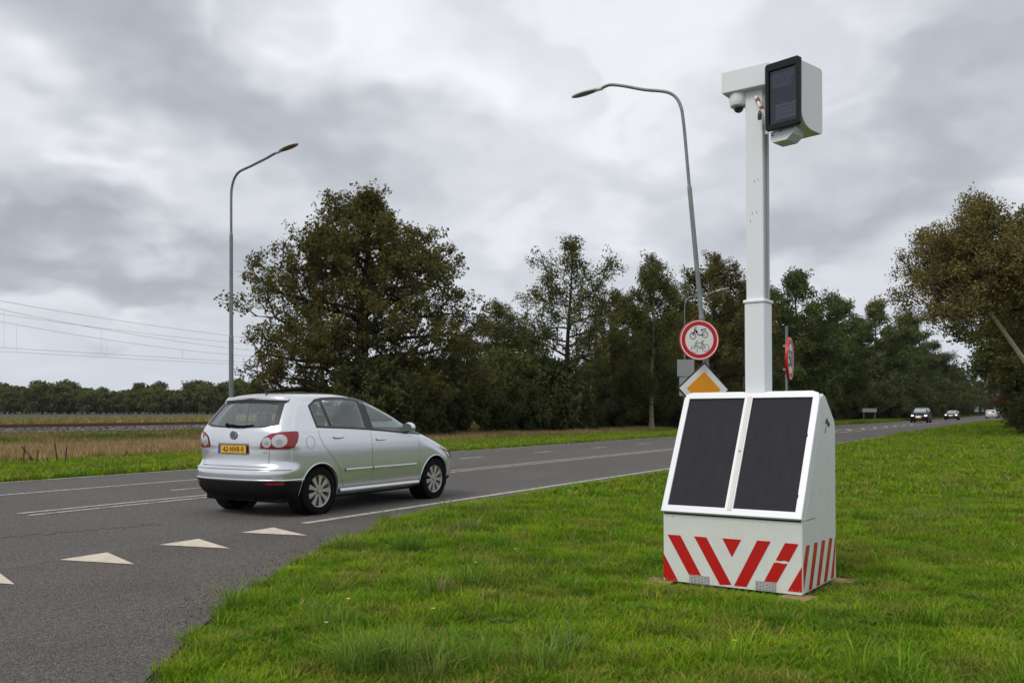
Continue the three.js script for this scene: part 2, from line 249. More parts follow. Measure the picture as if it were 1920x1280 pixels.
  scatter('long_grass', 'clumps of longer drooping grass in the verge', 'grass', [0, 1, 2].map((i) => bladeTuft(140 + i, 14, .05, .2, .006, 1.15)), bladeMat, tall);
  scatter('broadleaf_weed', 'low broad leaved weeds among the grass', 'weeds', [0, 1, 2].map((i) => rosette(150 + i, 9, .085, .026)), weedMat, rose);

  // beyond the road
  const verge = [], dry = [], rough = [];
  for (let i = 0; i < 30000; i++) { const u = -6 + 66 * Math.pow(R(), 1.3), v = lerp(-23.6, vL + .05, R()), p = road(u, v); if (!inView(p.x, p.z, 3)) continue; const t = turfTone(p.x, p.z, R); verge.push([p.x, p.z, 1.6 + R() * .8, .9 + .7 * R(), [t[0] * 1.05, t[1], t[2] * 1.2]]); }
  for (let i = 0; i < 14000; i++) { const u = 60 + 190 * R(), v = lerp(-21, vL + .05, R()), p = road(u, v); const t = turfTone(p.x, p.z, R); verge.push([p.x, p.z, 4, 2.4 + R(), t]); }
  for (let i = 0; i < 30000; i++) { const u = -16 + 76 * R(), v = lerp(-30.8, -22.8, R()), p = road(u, v); if (!inView(p.x, p.z, 3)) continue; const j = .75 + .5 * R(), gr = R() < .1 + .25 * smooth(.1, .4, fbm2(u * .2, v * .2, 3)); dry.push([p.x, p.z, 1.8, 1.5 + R() * 1.5 + 1.0 * fbm2(u * .3, v * .3, 3), gr ? [.18 * j, .19 * j, .05 * j] : [.38 * j, .29 * j, .14 * j]]); }
  for (let i = 0; i < 26000; i++) { const u = -40 + 110 * R(), v = lerp(-52.2, -30, R()), p = road(u, v); if (!inView(p.x, p.z, 4)) continue; const j = .75 + .5 * R(), m = fbm2(u * .09 + 3, v * .09, 4) + (R() - .5) * .35; rough.push([p.x, p.z, 3.4, (1.3 + R() * 1.5) * (v < -46 ? .5 : 1), m > .12 ? [.26 * j, .20 * j, .075 * j] : m < -.2 ? [.075 * j, .14 * j, .025 * j] : [.155 * j, .19 * j, .045 * j]]); }
  scatter('roadside_grass', 'bright green grass along the far side of the road', 'grass', farTufts, bladeMat, verge);
  const straw = [0, 1, 2].map((i) => bladeTuft(160 + i, 12, .09, .11, .010, .45));
  scatter('dry_grass', 'tall straw coloured dry grass beyond the road', 'dry grass', straw, bladeMat, dry);
  scatter('rough_grass', 'rough green and brown grass below the railway', 'grass', straw, bladeMat, rough);
  const mead = []; for (let i = 0; i < 9000; i++) { const u = -60 + 190 * R(), v = lerp(-127, -70, R()), p = road(u, v); if (!inView(p.x, p.z, 4)) continue; const j = .75 + .5 * R(); mead.push([p.x, p.z, 6, 3 + R() * 2.5, R() < .3 ? [.12 * j, .19 * j, .04 * j] : [.30 * j, .26 * j, .10 * j]]); }
  scatter('meadow_grass', 'yellowish meadow grass behind the railway track', 'grass', straw, bladeMat, mead);
}
// ------------------------------------------------------------------ railway beyond the meadow strip
const galv = (() => { const t = tex(256, (x, y) => { const a = tile(x, y, 10) + .6 * tile(x, y, 34, 2), v = 205 + a * 34; return [v * .97, v, v]; }); return std(.36, .385, .385, .52, .45, { map: t }); })();
{
  const stoneTex = (() => { const r = rng(55), N = 256, g = new Float32Array(N * N).map(() => r()); return tex(N, (x, y) => { const i = x * N | 0, j = y * N | 0, c = g[((j >> 2) * N + (i >> 2)) % (N * N)], b = g[((j >> 1) * N + (i >> 1)) % (N * N)], v = 60 + c * 150 + (b - .5) * 60; return [clamp(v * 1.02, 0, 255), clamp(v, 0, 255), clamp(v * .99, 0, 255)]; }); })();
  const stone = std(.30, .285, .27, 1, 0, { map: stoneTex, bumpMap: stoneTex, bumpScale: .05 });
  const prof = [[-70.5, -.05], [-68.8, .1], [-59.2, .1], [-57, .02], [-51.2, .014]], U0 = -60, U1 = 190, P = [], UV = [], I = [];
  prof.forEach(([v, y], k) => { for (const u of [U0, U1]) { const p = road(u, v, y); P.push(p.x, p.y, p.z); UV.push(u / 3, (v + y * 3) / 3); } });
  for (let k = 0; k < 4; k++) I.push(2 * k, 2 * k + 1, 2 * k + 2, 2 * k + 1, 2 * k + 3, 2 * k + 2);
  const g = new THREE.BufferGeometry(); g.setAttribute('position', new THREE.Float32BufferAttribute(P, 3)); g.setAttribute('uv', new THREE.Float32BufferAttribute(UV, 2)); g.setIndex(I); g.computeVertexNormals();
  tag(part('ballast_bed', g, stone, scene), 'grey stone ballast bed under the railway tracks', 'ballast', null, 'structure');
  // loose stones on the near shoulder
  const sg = new THREE.DodecahedronGeometry(.06, 0), R = rng(56), n = 9000, sm = new THREE.InstancedMesh(sg, std(1, 1, 1, 1), n), col = new THREE.Color();
  for (let i = 0; i < n; i++) { const u = lerp(10, 75, R()), v = lerp(-59.6, -51.4, R()), y = v > -59.2 ? Math.max(.014, lerp(.1, .014, (v + 59.2) / 2.2)) : .1, p = road(u, v, Math.max(y, 0) + .01); M4.compose(p, Q4.setFromEuler(E4.set(R() * 6, R() * 6, R() * 6)), V(1, .7 + R() * .5, .8 + R() * .9).multiplyScalar(.7 + R() * .9)); sm.setMatrixAt(i, M4); const k = .06 + .26 * R() * R(); sm.setColorAt(i, col.setRGB(k * 1.02, k, k * .98)); }
  sm.name = 'ballast_stones'; tag(sm, 'loose grey ballast stones beside the nearer rail', 'stones', null, 'stuff'); scene.add(shade(sm));
  const rust = std(.16, .075, .045, .8, .1), sleeperMat = std(.24, .22, .20, .95);
  const railShape = shapeOf([[-.07, 0], [.07, 0], [.07, .02], [.012, .04], [.012, .12], [.035, .13], [.035, .165], [-.035, .165], [-.035, .12], [-.012, .12], [-.012, .04], [-.07, .02]]);
  [-61.9, -65.9].forEach((v, k) => {
    const t = thing('railway_track', k ? 'rusty railway track farther from the road' : 'rusty railway track nearer to the road', 'railway track', road(0, v), -ROAD, 'railway tracks');
    for (const s of [-.75, .75]) { const rg = new THREE.ExtrudeGeometry(railShape, { depth: U1 - U0, bevelEnabled: false }); rg.translate(s, .19, -U1); part('rail', rg, rust, t); }
    const sl = box(-1.3, 1.3, .08, .19, -.13, .13); for (let u = 24; u < 74; u += .62) { const m = part('sleeper', sl, sleeperMat, t); m.position.z = -u; }
  });
  // overhead line: messenger sags between masts, contact wire hangs level from droppers
  const wireMat = std(.10, .095, .09, .6, .5), m0 = 33, m1 = 93, mid = 63;
  [-61.9, -65.9].forEach((v, k) => {
    const t = thing('overhead_line', k ? 'thin overhead wires above the farther railway track' : 'thin overhead wires above the nearer railway track', 'overhead line', road(0, v), -ROAD, 'railway overhead lines');
    const hang = (u) => { let d = ((u - m0) % 60 + 60) % 60 - 30; return 6.5 + .0020 * d * d + (k ? 0 : .18); };
    const line = (f, n, name, r, dv = 0) => { const pts = []; for (let i = 0; i <= n; i++) { const u = lerp(-27, 153, i / n); pts.push(V(dv, f(u), -u)); } part(name, tube(pts, r, 4, n * 2), wireMat, t); };
    line(hang, 60, 'messenger_wire', .010); line(() => 5.66, 12, 'contact_wire', .009);
    line((u) => { const d = ((u - m0) % 60 + 60) % 60 - 30; return (k ? 7.9 : 7.55) + .0012 * d * d; }, 60, 'feeder_wire', .010, k ? -2.2 : 2.1);
    for (let u = -24 + k * 3.2; u < 150; u += 7.4) { const h = hang(u); part('dropper', rod(V(0, 5.66, -u), V(0, h, -u), .005, .005, 4), wireMat, t); }
  });
  for (const u of [m0 - 60, m0, m1, m1 + 60]) {
    const t = thing('overhead_line_mast', u < 60 ? 'steel railway mast off the left side carrying the overhead wires' : 'steel railway mast behind the trees carrying the overhead wires', 'mast', road(u, -69.4), -ROAD, 'railway masts');
    part('post', box(-.12, .12, -.1, 9.2, -.1, .1), galv, t); part('arm', [rod(V(0, 8.9, 0), V(9.8, 8.9, 0), .05), rod(V(3.5, 8.4, 0), V(3.5, 8.9, 0), .04), rod(V(7.5, 8.5, 0), V(7.5, 8.9, 0), .04), rod(V(3.5, 8.9, 0), V(3.5, 5.66, 0), .03), rod(V(7.5, 8.9, 0), V(7.5, 5.66, 0), .03)], galv, t);
    part('post_far', box(9.7, 9.94, -.1, 9.2, -.1, .1), galv, t).name = 'post';
  }
}
// ------------------------------------------------------------------ trees
const barkTex = tex(256, (x, y) => { const a = tile(x, y, 22) * .6 + tile(x, y * .25, 60, 2) * .7, v = 165 + a * 80; return [v, v * .95, v * .86]; });
const bark = std(.085, .07, .052, 1, 0, { map: barkTex, bumpMap: barkTex, bumpScale: .03 }), birchBark = (() => { const t = tex(256, (x, y) => { const a = tile(x, y, 8) + tile(x, y, 30, 3); let v = 215 + a * 30; if (tile(x * .5, y, 20, 6) > .46) v = 90; return [v, v * .95, v * .86]; }); return std(.80, .76, .69, .9, 0, { map: t }); })();
function leafCluster(seed, n, r, L, W, fold = .25, cols = null) {
  const R = rng(seed), P = [], C = [], I = [], a = V(), b = V(), c = V();
  for (let i = 0; i < n; i++) {
    const d = V(R() - .5, R() - .5, R() - .5).normalize().multiplyScalar(r * Math.cbrt(R()));
    a.set(R() - .5, (R() - .5) * .9 - .12, R() - .5).normalize(); b.set(R() - .5, R() * .9, R() - .5).cross(a).normalize(); c.crossVectors(a, b);
    const s = .7 + .6 * R(), l = L * s, w = W * s, k = P.length / 3, t = cols ? cols[(R() * cols.length) | 0] : [1, 1, 1], j = .75 + .5 * R();
    const q = [[0, 0, 0], [.5, -.5, fold], [.5, .5, fold], [1, 0, 0]];
    for (const [x, y, z] of q) { P.push(d.x + a.x * l * x + b.x * w * y + c.x * w * z, d.y + a.y * l * x + b.y * w * y + c.y * w * z, d.z + a.z * l * x + b.z * w * y + c.z * w * z); C.push(t[0] * j, t[1] * j, t[2] * j); }
    I.push(k, k + 1, k + 2, k + 1, k + 3, k + 2);
  }
  const g = new THREE.BufferGeometry(); g.setAttribute('position', new THREE.Float32BufferAttribute(P, 3)); g.setAttribute('color', new THREE.Float32BufferAttribute(C, 3)); g.setIndex(I); g.computeVertexNormals(); return g;
}
const leafMat = phy(1, 1, 1, 1, { vertexColors: true, transmission: .3, thickness: 0, specularIntensity: .25 });
const leafCols = {
  oak: [[.108, .118, .03], [.13, .124, .031], [.088, .11, .031], [.15, .11, .033], [.135, .10, .03], [.115, .124, .033]],
  green: [[.075, .112, .028], [.088, .118, .030], [.064, .098, .029], [.10, .112, .032]],
  mixed: [[.10, .125, .032], [.12, .13, .036], [.085, .11, .03], [.145, .125, .04]],
  birch: [[.175, .155, .045], [.145, .148, .045], [.20, .148, .048], [.11, .125, .04], [.22, .18, .065]],
  dark: [[.06, .082, .027], [.072, .09, .028], [.082, .085, .028]],
  russet: [[.10, .040, .022], [.085, .034, .02], [.08, .05, .022]]
};
function limbs(segs, mat, parent, name = 'trunk') { const g = segs.map(([a, b, ra, rb]) => rod(a, b, ra, rb, ra > .15 ? 10 : ra > .05 ? 6 : 4)); return part(name, mergeGeometries(g.map((x) => { const y = x.toNonIndexed(); return y; })), mat, parent); }
// grows a skeleton and puts leaf clusters on its twigs
function growTree(o, parent) {
  const R = rng(o.seed), segs = [], spots = [], H = o.H, cb = o.base ?? .2 * H, up = V(0, 1, 0);
  const bend = o.lean ?? V(0, 0, 0), trunkAt = (t) => V(bend.x * (o.kink ? (t < o.kink ? t : o.kink + (t - o.kink) * .25) : t) + (o.wiggle ?? .25) * Math.sin(t * 5 + o.seed) * t, t * H * .9, bend.z * t + (o.wiggle ?? .25) * Math.cos(t * 4 + o.seed) * t);
  const tr = (t) => o.trunkR * Math.pow(1 - t * .93, .8) * (t < .03 ? 1.35 : 1);
  const N = 12; for (let i = 0; i < N; i++) segs.push([trunkAt(i / N), trunkAt((i + 1) / N), tr(i / N), tr((i + 1) / N)]);
  const limb = (a, b, r0, r1, sag, n, jig) => { const pts = [a]; for (let i = 1; i <= n; i++) { const t = i / n, p = a.clone().lerp(b, t); p.y += sag * 4 * t * (1 - t); if (i < n) p.add(V(R() - .5, R() - .5, R() - .5).multiplyScalar(jig)); pts.push(p); segs.push([pts[i - 1], p, lerp(r0, r1, (i - 1) / n), lerp(r0, r1, t)]); } return pts; };
  const along = (pts, t) => { const x = t * (pts.length - 1), i = Math.min(pts.length - 2, x | 0); return pts[i].clone().lerp(pts[i + 1], x - i); };
  for (let i = 0; i < o.prim; i++) {
    const f = (i + .5) / o.prim, lo = o.start ?? cb * .55, hy = lo + (H * .86 - lo) * Math.pow(f, o.pow ?? .85), t0 = hy / (H * .9), a = trunkAt(Math.min(t0, .98)), az = i * 2.4 + R() * .7, tgt = clamp((hy + (o.rise ?? .3) * o.R * .6 - cb) / (H - cb), .02, 1), rad = o.R * o.shape(tgt, az) * (.78 + .3 * R());
    const end = a.clone().add(V(Math.cos(az) * rad, 0, Math.sin(az) * rad)); end.y = Math.min(H, cb * .8 + (H - cb) * tgt + (R() - .5) * .1 * H); if (f > .9) { end.y = H * (.9 + .1 * R()); end.x = lerp(a.x, end.x, .55); end.z = lerp(a.z, end.z, .55); } if (f > .965) { end.y = H; end.x = a.x; end.z = a.z; }
    const r0 = Math.max(.025, tr(Math.min(t0, .95)) * .5), pr = limb(a, end, r0, .018, (R() - .3) * .12 * rad, 5, .06 * rad);
    for (let j = 0; j < o.sec; j++) {
      const t = .22 + .78 * (j + R()) / o.sec, s = along(pr, t), L = rad * (.2 + .26 * R()) * (1.15 - .5 * t) + .35, d = end.clone().sub(a).normalize().multiplyScalar(.55).add(V(R() - .5, (R() - .42) * 1.1, R() - .5).multiplyScalar(1.7)).normalize(), e = s.clone().addScaledVector(d, L); e.y = Math.min(e.y, H);
      const sc = limb(s, e, .02 + .012 * L, .01, .04 * L, 3, .08 * L);
      for (let k = 0; k < o.ter; k++) {
        const q = along(sc, .25 + .75 * (k + R()) / o.ter), dd = V(R() - .5, R() - .45, R() - .5).normalize(), l2 = (.3 + .5 * R()) * (o.twig ?? 1), q2 = q.clone().addScaledVector(dd, l2); if (o.droop) q2.y -= o.droop * R();
        if (o.twigs !== false) segs.push([q, q2, .012, .005]);
        if (R() < (o.bare ?? .04)) continue;
        for (let m = 0; m < (o.per ?? 3); m++) spots.push(q.clone().lerp(q2, .35 + .8 * R()).add(V(R() - .5, R() - .5, R() - .5).multiplyScalar(.35 * (o.twig ?? 1))));
      }
    }
  }
  if (o.bark) { limbs(segs.slice(0, 12), o.bark, parent); limbs(segs.slice(12), bark, parent, 'branches'); } else limbs(segs, bark, parent);
  const m = new THREE.InstancedMesh(o.leaf, leafMat, spots.length), col = new THREE.Color();
  spots.forEach((p, i) => { E4.set(R() * 6.28, R() * 6.28, R() * 6.28); M4.compose(p, Q4.setFromEuler(E4), V(1, 1, 1).multiplyScalar((o.leafScale ?? 1) * (.75 + .5 * R()))); m.setMatrixAt(i, M4); const k = .82 + .36 * R() + .18 * n3(p.x * .5, p.y * .5, p.z * .5 + o.seed), w = .5 + .5 * n3(p.x * .35 + 9, p.y * .35, p.z * .35); m.setColorAt(i, col.setRGB(k * (.97 + .12 * w), k * 1.02, k * .97)); });
  m.name = 'crown'; m.userData.kind = 'stuff'; parent.add(shade(m));
  return spots.length;
}
const oakLeaf = leafCluster(301, 20, .27, .135, .085, .25, leafCols.oak), greenLeaf = leafCluster(302, 20, .42, .19, .12, .2, leafCols.green), mixedLeaf = leafCluster(303, 19, .36, .155, .10, .2, leafCols.mixed), birchLeaf = leafCluster(304, 20, .32, .105, .07, .2, leafCols.birch), darkLeaf = leafCluster(305, 20, .44, .20, .13, .2, leafCols.dark), russetLeaf = leafCluster(306, 14, .35, .2, .12, .2, leafCols.russet);
const dome = (t) => Math.sqrt(Math.max(0, 1 - Math.pow(Math.abs(t - .33) / (t > .33 ? .70 : .5), 2.2)));
const place = (px, Z) => V((px - 960) / FOCAL * Z, 0, -Z);
// the broad oak behind the silver car
{
  const t = thing('oak_tree', 'broad brownish green oak tree standing alone behind the silver car', 'tree', place(682, 45));
  const shape = (t, az) => (t < .12 ? .82 + t : t < .45 ? .98 - (t - .12) * .25 : .9 * Math.pow(1 - (t - .45) / .6, .50)) * (.97 + .05 * Math.sin(az * 3 + 1) + .04 * Math.sin(az * 7));
  growTree({ seed: 41, H: 11.8, base: 1.4, R: 6.5, trunkR: .48, prim: 44, sec: 9, ter: 5, per: 3, rise: .28, pow: .8, shape, leaf: oakLeaf, leafScale: 1.0, twig: 1.05, wiggle: .3, bare: .06 }, t);
}
// open crowned tree with a clear stem
{
  const t = thing('alder_tree', 'tall slim open crowned tree right of the oak with sky showing through', 'tree', place(1066, 57));
  growTree({ seed: 47, H: 11.7, base: 4.4, R: 4.0, trunkR: .24, prim: 26, sec: 6, ter: 4, per: 2, rise: .7, shape: dome, leaf: mixedLeaf, leafScale: .9, twig: .9, wiggle: .2, bare: .12 }, t);
}
// kinds of trees for the woods; copies are turned and scaled
const protos = {};
function proto(kind, o) { const g = new THREE.Group(); growTree(o, g); protos[kind] = { g, H: o.H }; }
proto('green_a', { seed: 61, H: 13, base: 2.0, R: 4.2, trunkR: .3, prim: 26, sec: 6, ter: 4, per: 3, rise: .5, shape: dome, leaf: greenLeaf, twig: 1.2 });
proto('green_b', { seed: 62, H: 14, base: 2.5, R: 3.7, trunkR: .28, prim: 28, sec: 6, ter: 4, per: 3, rise: .6, shape: (t, a) => dome(t) * (1 + .15 * Math.sin(a * 2)), leaf: greenLeaf, twig: 1.2 });
proto('mixed_a', { seed: 63, H: 12, base: 2.0, R: 3.6, trunkR: .24, prim: 24, sec: 6, ter: 4, per: 3, rise: .6, shape: dome, leaf: mixedLeaf, twig: 1.0 });
const greyBark = birchBark.clone(); greyBark.color.setRGB(.42, .39, .34);
proto('weeping', { seed: 64, H: 13, base: 2.2, R: 3.3, trunkR: .22, prim: 28, sec: 6, ter: 5, per: 3, rise: .8, shape: dome, leaf: mixedLeaf, twig: .9, droop: .8, bark: greyBark });
proto('dark_a', { seed: 65, H: 14, base: 2.2, R: 4.0, trunkR: .3, prim: 24, sec: 6, ter: 4, per: 3, rise: .5, shape: dome, leaf: darkLeaf, twig: 1.3 });
proto('high_a', { seed: 67, H: 14, base: 5.4, R: 4.6, trunkR: .32, prim: 28, sec: 7, ter: 4, per: 3, rise: .35, pow: 1, shape: dome, leaf: greenLeaf, twig: 1.1 });
proto('high_b', { seed: 68, H: 13, base: 5.0, R: 4.4, trunkR: .3, prim: 28, sec: 7, ter: 4, per: 3, rise: .4, pow: 1, shape: dome, leaf: oakLeaf, leafScale: 1.2, twig: 1.1 });
proto('oak_b', { seed: 66, H: 12, base: 2.0, R: 4.5, trunkR: .35, prim: 28, sec: 7, ter: 4, per: 3, rise: .35, shape: dome, leaf: oakLeaf, leafScale: 1.25, twig: 1.1 });
function bushProto(kind, seed, H, R, leaf, n = 30) { const g = new THREE.Group(); growTree({ seed, H, base: .15, R, trunkR: .07, prim: n, sec: 4, ter: 3, per: 3, rise: .4, pow: .9, shape: (t) => Math.sqrt(Math.max(0, 1 - Math.pow(t, 2.4))) * .95 + .05, leaf, leafScale: .9, twig: .8, wiggle: .2 }, g); g.children[0].name = 'stems'; g.children[1].name = 'foliage'; protos[kind] = { g, H }; }
bushProto('bush_dark', 71, 3.2, 2.2, darkLeaf); bushProto('bush_mixed', 72, 3.0, 2.1, mixedLeaf); bushProto('bush_oak', 73, 3.4, 2.2, oakLeaf); bushProto('bush_russet', 74, 2.6, 1.8, russetLeaf);
const treeR = rng(400);
const where = (px) => px < 860 ? 'behind the silver car' : px < 1040 ? 'between the oak and the slim open tree' : px < 1230 ? 'between the slim open tree and the cycle sign' : px < 1420 ? 'behind the cycle sign' : px < 1560 ? 'just right of the camera mast' : px < 1700 ? 'left of the oncoming black car' : 'behind the oncoming cars';
function plant(kind, name, label, category, pos, H, group, wide = 1) {
  const p = protos[kind], s = H / p.H, t = thing(name, label, category, pos, treeR() * 6.283, group);
  for (const c of p.g.children) { const d = c.clone(); d.userData = { ...c.userData }; t.add(d); }
  t.scale.set(s * wide, s, s * wide); return t;
}
// trees that stand out along the wood: picture column, distance, height
for (const [px, Z, H, kind, label, wide] of [
  [925, 60, 8.4, 'mixed_a', 'bushy green tree filling the gap between the oak and the slim tree', 1.1], [985, 66, 7.2, 'oak_b', 'low brown green tree behind the stem of the slim open tree', .9],
  [1150, 64, 9.4, 'oak_b', 'rounded brown green tree just right of the slim open tree', .8], [1222, 62, 11.9, 'weeping', 'tall feathery birch tree left of the leaning lamp post', .85],
  [1340, 70, 12.9, 'oak_b', 'tall broad tree behind the leaning lamp post', .9], [1395, 77, 12.3, 'weeping', 'drooping birch tree behind the round cycle sign', 1.0],
  [1490, 91, 14.8, 'green_a', 'dark green tree just right of the camera mast', 1.0], [1565, 108, 14.2, 'green_b', 'dark green tree behind the camera cabinet, second right of the mast', 1.1],
  [1640, 131, 16.4, 'green_a', 'dark green tree behind the two post board', 1.0], [1700, 158, 17.6, 'green_b', 'dark green tree behind the oncoming black car', 1.0],
  [1750, 193, 15.6, 'dark_a', 'dark tree behind the two oncoming cars', 1.1], [1795, 238, 12.2, 'green_a', 'dark tree where the wood slopes down to the far road', 1.2]])
  plant(kind, 'roadside_tree', label, 'tree', place(px, Z), H, 'trees along the far side of the road', wide);
// the wood behind them
for (let i = 0; i < 44; i++) {
  const u = 36 + i * 5.2 + (treeR() - .5) * 3, row = i % 3, v = (u < 60 ? -34 : -27) - row * 4.5 - treeR() * 2.5, p = road(u, v), Zd = -p.z, px = 960 + FOCAL * p.x / Zd; if (px < 830) continue;
  const cap = px < 1000 ? 6.5 : px < 1130 ? 6 : px < 1240 ? 8 : 9.8 + treeR() * 2.2 + (u > 100 ? 2 : 0);
  plant(['green_a', 'dark_a', 'green_b', 'oak_b', 'dark_a'][i % 5], 'wood_tree', 'dark tree deep in the wood ' + where(px), 'tree', p, cap, 'trees deep in the wood beyond the road');
}
// shrubs along the edge of the wood
for (let i = 0; i < 52; i++) {
  const u = 23 + i * 2.1 + treeR(), v = (i < 20 ? -26.2 : -23.4) - treeR() * 2.6 - (i % 2) * 2.2, p = road(u, v), px = 960 + FOCAL * p.x / -p.z; if (px < 690) continue;
  plant(['bush_dark', 'bush_oak', 'bush_dark', 'bush_mixed'][i % 4], 'shrub', ['dark green', 'brown green', 'dark green', 'lighter green'][i % 4] + ' shrub edging the wood ' + where(px), 'shrub', p, 2.6 + treeR() * 2.0, 'shrubs along the edge of the wood', .95);
}
for (let i = 0; i < 30; i++) { const u = 128 + i * 6, p = road(u, -20.5 - treeR() * 2); plant('bush_dark', 'far_shrub', 'dark shrub far along the left side of the road', 'shrub', p, 4 + treeR() * 3, 'shrubs far along the road', 1.1); }
for (let i = 0; i < 10; i++) { const p = road(205 + i * 9, -24 - treeR() * 6); plant('dark_a', 'distant_roadside_tree', 'dark tree far down the left side of the road', 'tree', p, 13 + treeR() * 2, 'trees far down the road'); }
for (let i = 0; i < 9; i++) { const p = road(330 + treeR() * 8, -24 + i * 3.4); plant(i % 2 ? 'dark_a' : 'green_a', 'road_end_tree', 'hazy tree closing the far end of the road', 'tree', p, 11 + treeR() * 2, 'trees closing the road'); }
// right hand side
{
  const t = thing('birch_tree', 'leaning birch with pale trunk and yellowing leaves at the right edge', 'tree', place(2021, 45));
  growTree({ seed: 83, H: 11.6, base: 4.6, start: 6.0, kink: .62, R: 3.8, trunkR: .16, prim: 34, sec: 8, ter: 5, per: 3, rise: .55, shape: dome, leaf: birchLeaf, leafScale: 1.1, twig: 1, droop: .35, lean: V(-7.4, 0, .5), wiggle: .08, bark: birchBark, bare: .05 }, t);
  plant('high_a', 'right_oak_tree', 'dark green tree behind the leaning birch', 'tree', place(1945, 62), 14.6, 'trees on the right of the road', 1.1);
  plant('high_b', 'right_oak_tree', 'dark broad tree at the right edge behind the birch crown', 'tree', place(2010, 52), 13.4, 'trees on the right of the road', 1.05);
  plant('high_a', 'right_oak_tree', 'dark tree overhanging the far cars from the right', 'tree', place(1950, 84), 14.5, 'trees on the right of the road', 1.2);
  for (let i = 0; i < 7; i++) plant(i % 2 ? 'high_a' : 'high_b', 'right_wood_tree', 'dark tree in the row along the right side of the road', 'tree', road(112 + i * 17, -1.0 + treeR() * 3), 12 + treeR() * 3, 'trees in the right hand row');
  for (const [px, Z, H, k] of [[2005, 52, 3.6, 'bush_oak'], [1990, 60, 4.2, 'bush_dark'], [1978, 70, 4.4, 'bush_oak'], [1970, 100, 4, 'bush_dark'], [1985, 84, 4.2, 'bush_oak'], [2000, 46, 3, 'bush_dark'], [1975, 49, 2.2, 'bush_oak']]) plant(k, 'right_shrub', 'dark shrub under the trees at the right edge', 'shrub', place(px, Z), H, 'shrubs under the right hand trees');
  plant('bush_russet', 'russet_shrub', 'reddish brown shrub behind the white car', 'shrub', place(1914, 165), 5.5, null);
}
// distant wood across the field
{
  const farLeaf = leafCluster(311, 16, 1.0, .75, .5, .2, leafCols.mixed);
  const mk = (seed, H, R, shape, base) => { const g = new THREE.Group(); growTree({ seed, H, base, R, trunkR: .22, prim: 18, sec: 4, ter: 3, per: 2, rise: .5, shape, leaf: farLeaf, leafScale: 1, twig: 1.5, twigs: false }, g); return { g, H }; };
  protos.far_a = mk(91, 12, 4.2, dome, 1.6); protos.far_b = mk(92, 11, 4.6, dome, 1.2); protos.far_c = mk(93, 13, 2.6, (t) => .95 * (1 - t) + .05, 2.0);
  for (let i = 0; i < 72; i++) {
    const row = i % 2, px = -60 + i * 9.6 + (treeR() - .5) * 10, Z = 322 + row * 16 + treeR() * 8, top = 7.0 + row * .9 + 2.6 * n2(px * .011, 2) + treeR() * treeR() * 4.5 + (px > 150 ? .7 : 0);
    plant(treeR() < .2 ? 'far_c' : treeR() < .5 ? 'far_a' : 'far_b', 'distant_tree', 'small tree in the distant wood across the field at left', 'tree', place(px, Z), top, 'trees of the distant wood', 1.45);
  }
}
// ------------------------------------------------------------------ street lamps and signs
const lampWhite = std(.62, .63, .61, .5), lampGlass = phy(.05, .055, .03, .15, { clearcoat: 1 });
function streetLamp(label, pos, armTurn, o = {}) {               // arm along local +x
  const t = thing('street_lamp', label, 'street lamp', pos, armTurn, 'street lamps'), H = o.H ?? 8.2, e = o.rise ?? .9, L = o.L ?? 2.3, mid = o.mid ?? .55;
  part('lower_post', [rod(V(0, -.1, 0), V(0, 3.3, 0), .062, .060, 16), rod(V(0, 3.3, 0), V(0, 3.36, 0), .060, .05, 16)], galv, t);
  part('upper_post', [rod(V(0, 3.36, 0), V(0, 6.0, 0), .05, .046, 16), rod(V(0, 6.0, 0), V(0, 6.06, 0), .046, .034, 16)], galv, t);
  const top = H - e, pts = [V(0, 6.06, 0), V(0, top - .35, 0), V(.02, top - .12, 0), V(.10, top + .10, 0), V(.26, top + .26, 0), V(L * .36, top + lerp(.26, e, mid * .72), 0), V(L * .62, top + e * (.9 + .1 * mid) - .03, 0), V(L * .72, top + e, 0), V(L * .8, top + e + (o.tip ?? .06), 0)];
  part('arm', tube(pts, .033, 10, 60), galv, t);
  const head = new THREE.Group(); head.name = 'lamp_head'; head.position.set(L * .8, top + e + (o.tip ?? .06), 0); head.rotation.z = o.tilt ?? .16; t.add(head);
  part('collar', [rod(V(-.02, 0, 0), V(.16, 0, 0), .042, .04, 12), new THREE.SphereGeometry(.045, 12, 8).scale(1.4, .8, 1).translate(.17, .02, 0)], lampWhite, head);
  const sh = new THREE.Shape(); sh.moveTo(.12, -.05); sh.quadraticCurveTo(.3, -.13, .5, -.12); sh.quadraticCurveTo(.74, -.1, .78, 0); sh.quadraticCurveTo(.74, .1, .5, .12); sh.quadraticCurveTo(.3, .13, .12, .05);
  const hg = new THREE.ExtrudeGeometry(sh, { depth: .012, bevelEnabled: true, bevelThickness: .016, bevelSize: .02, bevelSegments: 3 }); hg.rotateX(-Math.PI / 2); hg.scale(.92, 1, .8); hg.translate(0, .0, 0); part('housing', hg, lampWhite, head);
  const lg = new THREE.ExtrudeGeometry(sh, { depth: .012, bevelEnabled: false }); lg.rotateX(-Math.PI / 2); lg.scale(.8, 1, .66); lg.translate(.07, -.027, 0); part('lens', lg, lampGlass, head);
  return t;
}
streetLamp('straight galvanised street lamp rising behind the roof of the silver car', place(433, 23.9), -ROAD, { H: 7.9, rise: .55, L: 2.1, tip: .04 });
const lean = streetLamp('galvanised street lamp leaning left behind the round cycle sign', place(1344, 18.4), -ROAD + Math.PI, { H: 8.62, rise: .80, L: 2.2, tip: -.02, tilt: .0 });
lean.rotation.order = 'YXZ'; lean.rotation.z = -.096;
streetLamp('distant street lamp seen through behind the round cycle sign', place(1284, 52.5), -ROAD, { H: 8.1, rise: .5, L: 2.4 });

